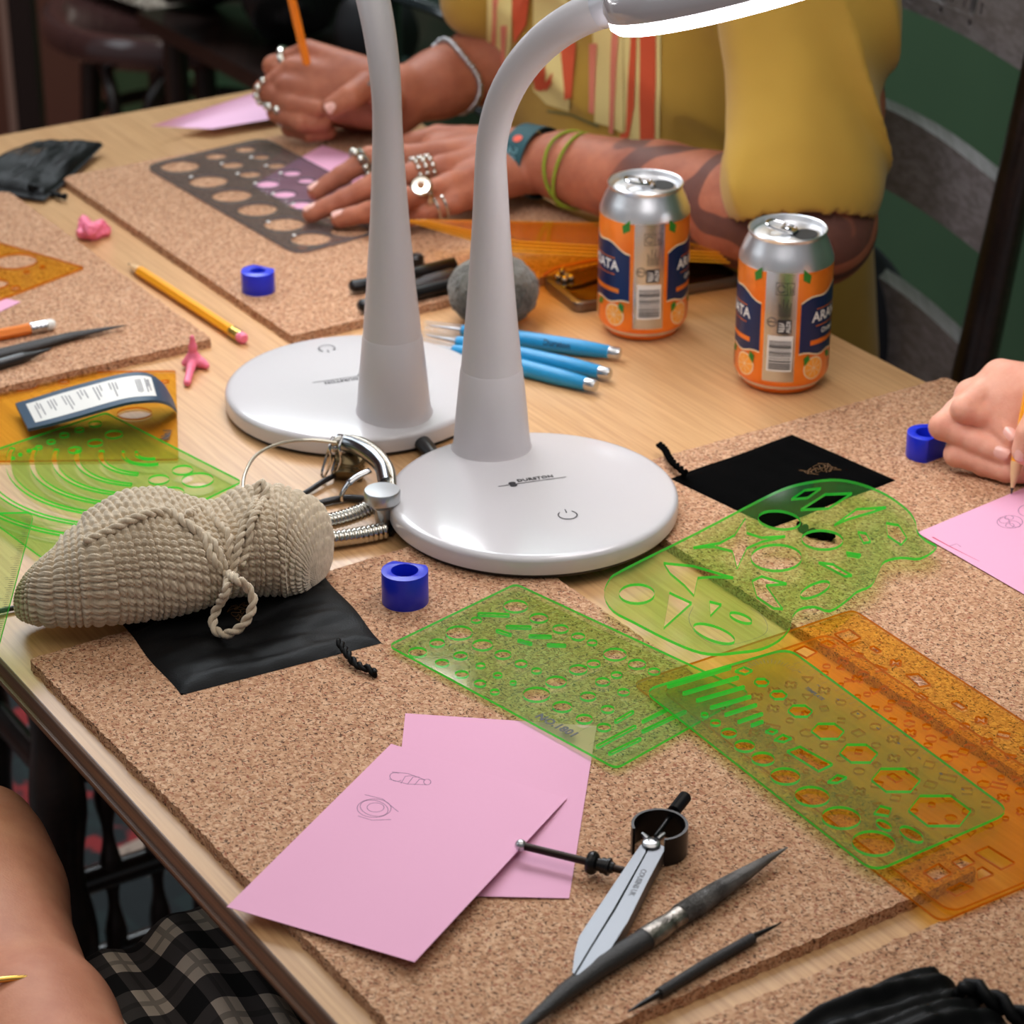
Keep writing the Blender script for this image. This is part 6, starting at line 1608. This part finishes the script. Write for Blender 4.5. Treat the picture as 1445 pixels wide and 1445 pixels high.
# ---------------------------------------------------------------- chairs and things beyond the table
M['rail'] = wood_mat('dark_wood_window_sheen', (172, 167, 172), (152, 146, 150), (120, 112, 114), 0, .24, 40, 200, .8)  # dark wood in a paler base: the window sheen is put into the colour
lc = thing('ladder_back_chair', 'dark ladder-back chair with a pierced top rail behind the person in yellow', 'chair', TB(1.05, -.50))
def CB(b, z, off=0.0):                             # the leaning plane of the back
    return TB(1.00 + .17 * (z - .62) + off, b, z)
bR, bL = -.268, -.70
for b_ in (bR, bL):
    zs = np.linspace(.02, 1.02, 22); P = [CB(b_, z) if z > .45 else TB(1.00 + .17 * (-.17) + .10 * (.45 - z), b_, z) for z in zs]
    v, f = tube(P, [.0220 + .003 * math.sin(z * 5) for z in zs], 16, flat=.8); mk('back_post', v, f, M['dark_wood'], lc, world=True)
def rail(z0, z1, holes=(), bow=.03, name='back_rail'):
    W_ = bL + .012, bR - .012; pts = [(W_[0], z0 - .0), (W_[1], z0)]
    top = [(W_[1] + (W_[0] - W_[1]) * k / 12, z1 + .012 * math.sin(math.pi * k / 12)) for k in range(13)]; bot = [(W_[0] + (W_[1] - W_[0]) * k / 12, z0 + .006 * math.sin(math.pi * k / 12)) for k in range(13)]
    o = plate(name, bot + top, list(holes), -.009, .009, [M['rail']]); me = o.data; bm = bmesh.new(); bm.from_mesh(me)
    bmesh.ops.triangulate(bm, faces=bm.faces)
    for _ in range(5):
        es = [e for e in bm.edges if abs(e.verts[0].co.x - e.verts[1].co.x) > .035]
        if not es: break
        bmesh.ops.subdivide_edges(bm, edges=es, cuts=1); bmesh.ops.triangulate(bm, faces=[q for q in bm.faces if len(q.verts) > 3])
    for v in bm.verts:
        b_, z_, t_ = v.co.x, v.co.y, v.co.z; s = (b_ - W_[0]) / (W_[1] - W_[0]); v.co = CB(b_, z_, bow * math.sin(math.pi * s) + t_) - parent_loc(lc)
    bm.to_mesh(me); bm.free(); o.parent = lc; return o
hs = []
for bb in (-.640, -.595, -.550, -.505, -.460, -.415, -.370):
    hs += [slot((bb, .884), (bb, .912), .0050), circ((bb, .873), .0032, 12), circ((bb, .923), .0032, 12)]
    for dx in (-.013, .013): hs += [slot((bb + dx, .884), (bb + dx, .893), .0016), slot((bb + dx, .902), (bb + dx, .911), .0016)]
rail(.857, .948, hs); rail(.700, .762); rail(.558, .618)
v = []; 
for z in (.43, .455):
    v += [TB(.62, bL - .01, z), TB(.975, bL + .0, z), TB(.975, bR, z), TB(.62, bR + .01, z)]
o = mk('seat', v, [(3, 2, 1, 0), (4, 5, 6, 7), (0, 1, 5, 4), (1, 2, 6, 5), (2, 3, 7, 6), (3, 0, 4, 7)], M['dark_wood'], lc, world=True, smooth=False)
for b_ in (bL + .01, bR - .01):
    v, f = lathe([(.014, .009), (.018, .2), (.02, .43)], 14, M=Matrix.Translation(TB(.65, b_))); mk('leg', v, f, M['dark_wood'], lc, world=True)

# round seated bentwood stool
sc_ = W(250, 6, -.30); sc_.z = 0
st_ = thing('round_stool', 'dark round-seated bentwood stool far back beyond the table corner', 'stool', sc_)
v, f = lathe([(.14, .395), (.185, .400), (.205, .415), (.207, .435), (.198, .449), (.185, .452), (.17, .446), (.001, .444)], 64); mk('seat', v, f, M['stool_wood'] if 'stool_wood' in M else pm('polished_mahogany', (74, 48, 46), .18, coat=.9), st_)
for k in range(4):
    a = math.radians(22 + 90 * k); d = Vector((math.cos(a), math.sin(a), 0)); v, f = tube([d * .135 + UP * .40, d * .15 + UP * .2, d * .19 + UP * .001], [.017, .016, .012], 14); mk('leg', v, f, M['dark_wood'], st_)
P = [Vector((math.cos(q) * .15, math.sin(q) * .15, .27)) for q in (2 * math.pi * k / 40 for k in range(40))]; v, f = tube(P, .010, 10, closed=True); mk('foot_hoop', v, f, M['dark_wood'], st_)
d = (W(140, 80, -.3) - W(250, 6, -.3)); d.z = 0; d.normalize(); sd = Vector((-d.y, d.x, 0))
for s in (1, -1):
    P = smooth_path([d * .16 + sd * s * .05 + UP * .395, d * .185 + sd * s * .03 + UP * .36, d * .19 + sd * s * .025 + UP * .31, d * .175 + sd * s * .04 + UP * .27, d * .14 + sd * s * .07 + UP * .25], 6); v, f = tube(P, .010, 12); mk('bent_brace', v, f, M['dark_wood'], st_)
def tweed():
    m, nt, b = new_mat('grey_tweed'); co = coords(nt); v = nt.nodes.new('ShaderNodeTexVoronoi'); v.inputs['Scale'].default_value = 150; nt.links.new(co, v.inputs['Vector'])
    sp = nt.nodes.new('ShaderNodeSeparateColor'); nt.links.new(v.outputs['Color'], sp.inputs[0])
    nt.links.new(ramp(nt, sp.outputs[0], [(0, lin((84, 72, 62))), (.5, lin((150, 138, 124))), (1, lin((196, 186, 170)))]), b.inputs['Base Color']); b.inputs['Roughness'].default_value = .95
    bumpn(nt, b, v.outputs['Distance'], .8, .004); return m
cz = .452; cA = W(256, 40, cz - TABLE + .002); cB = W(100, -14, cz - TABLE + .002); cC = W(280, -60, cz - TABLE + .002); cD = cB + (cC - cA)
g = G(); nn_ = 20; v = []; f = []
for top in (0, 1):
    for i in range(nn_ + 1):
        for j in range(nn_ + 1):
            u, w = i / nn_, j / nn_; p = (1-u)*(1-w)*cA + u*(1-w)*cB + u*w*cD + (1-u)*w*cC; e = min(u, 1-u, w, 1-w)
            h = .030 * min(1, e * 8) ** .5 if e > 0 else 0; v.append(Vector((p.x, p.y, cz + .001 + .012 + (h if top else -.012 * min(1, e * 10)))))
n = (nn_ + 1) ** 2
for i in range(nn_):
    for j in range(nn_): a = i * (nn_ + 1) + j; q = (a, a + 1, a + nn_ + 2, a + nn_ + 1); f.append(q); f.append(tuple(k + n for k in q[::-1]))
o = mk('tweed_cushion', v, f, tweed(), world=True, origin=(cA + cD) / 2, angle=60); props(o, 'grey brown tweed cushion lying on the round stool', 'cushion')

# black coat and bag heaped on a bench beside the stool
bx = thing('bench', 'dark bench under the black coat, behind the hand holding the pencil', 'bench', WY(462, 90, 3.46) - UP * .45)
bc = WY(462, 70, 3.46); bc.z = .40
def bench_pt(a, b, z): return Vector((bc.x, bc.y, z)) + EU * a + EV * b
v = []
for z in (.500, .522): v += [bench_pt(-.22, -.14, z), bench_pt(.20, -.14, z), bench_pt(.20, .34, z), bench_pt(-.22, .34, z)]
mk('seat', v, [(3, 2, 1, 0), (4, 5, 6, 7), (0, 1, 5, 4), (1, 2, 6, 5), (2, 3, 7, 6), (3, 0, 4, 7)], M['dark_wood'], bx, world=True, smooth=False)
for a_, b_ in ((-.18, -.11), (.17, -.11), (.17, .30), (-.18, .30)):
    v, f = tube([bench_pt(a_, b_, .499), bench_pt(a_, b_, .001)], [.018, .013], 12); mk('leg', v, f, M['dark_wood'], bx, world=True)
s_ = SDF(tuple(bench_pt(0, .05, .524) - Vector((.36, .36, 0))), tuple(bench_pt(0, .05, .88) + Vector((.36, .36, 0))), .005)
rnd = random.Random(4)
for k in range(16):
    p = bench_pt(rnd.uniform(-.16, .13), rnd.uniform(-.08, .30), .565 + rnd.random() * .11); q = p + Vector((rnd.uniform(-.12, .12), rnd.uniform(-.10, .10), rnd.uniform(-.03, .03))); s_.cone(p, q, rnd.uniform(.03, .055), rnd.uniform(.02, .05), .03)
def cd(p): return p + np.array([[.012 * pnoise(Vector(q) * 14), .012 * pnoise(Vector(q) * 14 + Vector((7, 0, 0))), .010 * pnoise(Vector(q) * 22)] for q in p])
o = s_.mk('black_coat', pm('black_cloth', (13, 14, 17), .55, bump=(60, .3)), None, disp=cd, origin=(bc.x, bc.y, .524)); props(o, 'crumpled shiny black coat heaped beyond the far table edge', 'coat')
# slatted chair back behind the raised hand
sb_ = thing('slat_back_chair', 'dark glossy slatted chair back between the two lamp necks, far behind', 'chair', (-.05, 2.95, 0))
M['teal_gloss'] = pm('dark_teal_gloss_paint', (30, 44, 46), .2, coat=.6)
p0 = WY(545, 60, 2.95); p1 = WY(720, 150, 2.80)
for k in range(3):
    a = p0 + UP * (.085 * k - .02); b = p1 + UP * (.085 * k - .02); c = a.lerp(b, .5) + Vector((.01, .02, 0))
    v, f = tube(smooth_path([a, c, b], 6), .022, 12, flat=.35); mk('slat', v, f, M['teal_gloss'], sb_, world=True)
for p in (p0, p1):
    v, f = tube([Vector((p.x, p.y, .001)), Vector((p.x, p.y, p.z)), p + UP * .24], [.015, .019, .016], 12); mk('back_post', v, f, M['teal_gloss'], sb_, world=True)

# dark pillar at the left of the background
o = mk('trim_4', *wallbox(-3.08, -3.02, -.30, .09, 0, 2.8), trim_m, smooth=False); o['kind'] = 'structure'
pc = W(44, 150, -.6); pc.z = 0
g = G(); v, f = boxv((0, 0, 1.4), (.038, .05, 2.8)); 
o = mk('trim_5', [pc + Vector((q.x, q.y, q.z)) for q in v], f, trim_m, world=True, origin=pc, smooth=False); o['kind'] = 'structure'
o = mk('trim_6', [pc + Vector((q.x * .35 - .028, q.y, q.z)) for q in v], f, pm('pale_brown_trim', (160, 126, 112), .5), world=True, origin=pc, smooth=False); o['kind'] = 'structure'

# spindle-sided chair seen below the near left edge of the table
kc_ = thing('spindle_chair', 'dark spindle-sided chair standing on the patterned rug below the table edge', 'chair', W(140, 1200, -.55) - UP * .20)
base = WY(92, 1240, 1.80); bz = base.z
def K(a, b, z): q = base + EU * a + EV * b; q.z = z; return q
for a_, b_, r_ in ((0, 0, .021), (.21, 0, .018), (0, -.15, .018), (.21, -.15, .018)):
    zs = np.linspace(.0085, .60, 36); v, f = tube([K(a_, b_, z) for z in zs], [r_ * (1 + .18 * math.sin(z * 46)) for z in zs], 16); mk('leg', v, f, M['black_wood'] if 'black_wood' in M else M['dark_wood'], kc_, world=True)
for z, r_ in ((bz + .10, .011), (bz - .01, .012), (bz - .09, .010)):
    v, f = tube([K(0, 0, z), K(.21, 0, z)], r_, 12); mk('side_rail', v, f, M['dark_wood'], kc_, world=True)
    v, f = tube([K(0, 0, z), K(0, -.15, z)], r_, 12); mk('side_rail', v, f, M['dark_wood'], kc_, world=True)
for k in range(1, 5):
    zs = np.linspace(bz - .09, bz + .10, 20); v, f = tube([K(.042 * k, 0, z) for z in zs], [.0075 * (1 + .35 * math.sin(z * 90)) for z in zs], 10); mk('spindle', v, f, M['dark_wood'], kc_, world=True)
v = []
for z in (.60, .62): v += [K(-.03, -.39, z), K(.39, -.39, z), K(.39, .03, z), K(-.03, .03, z)]
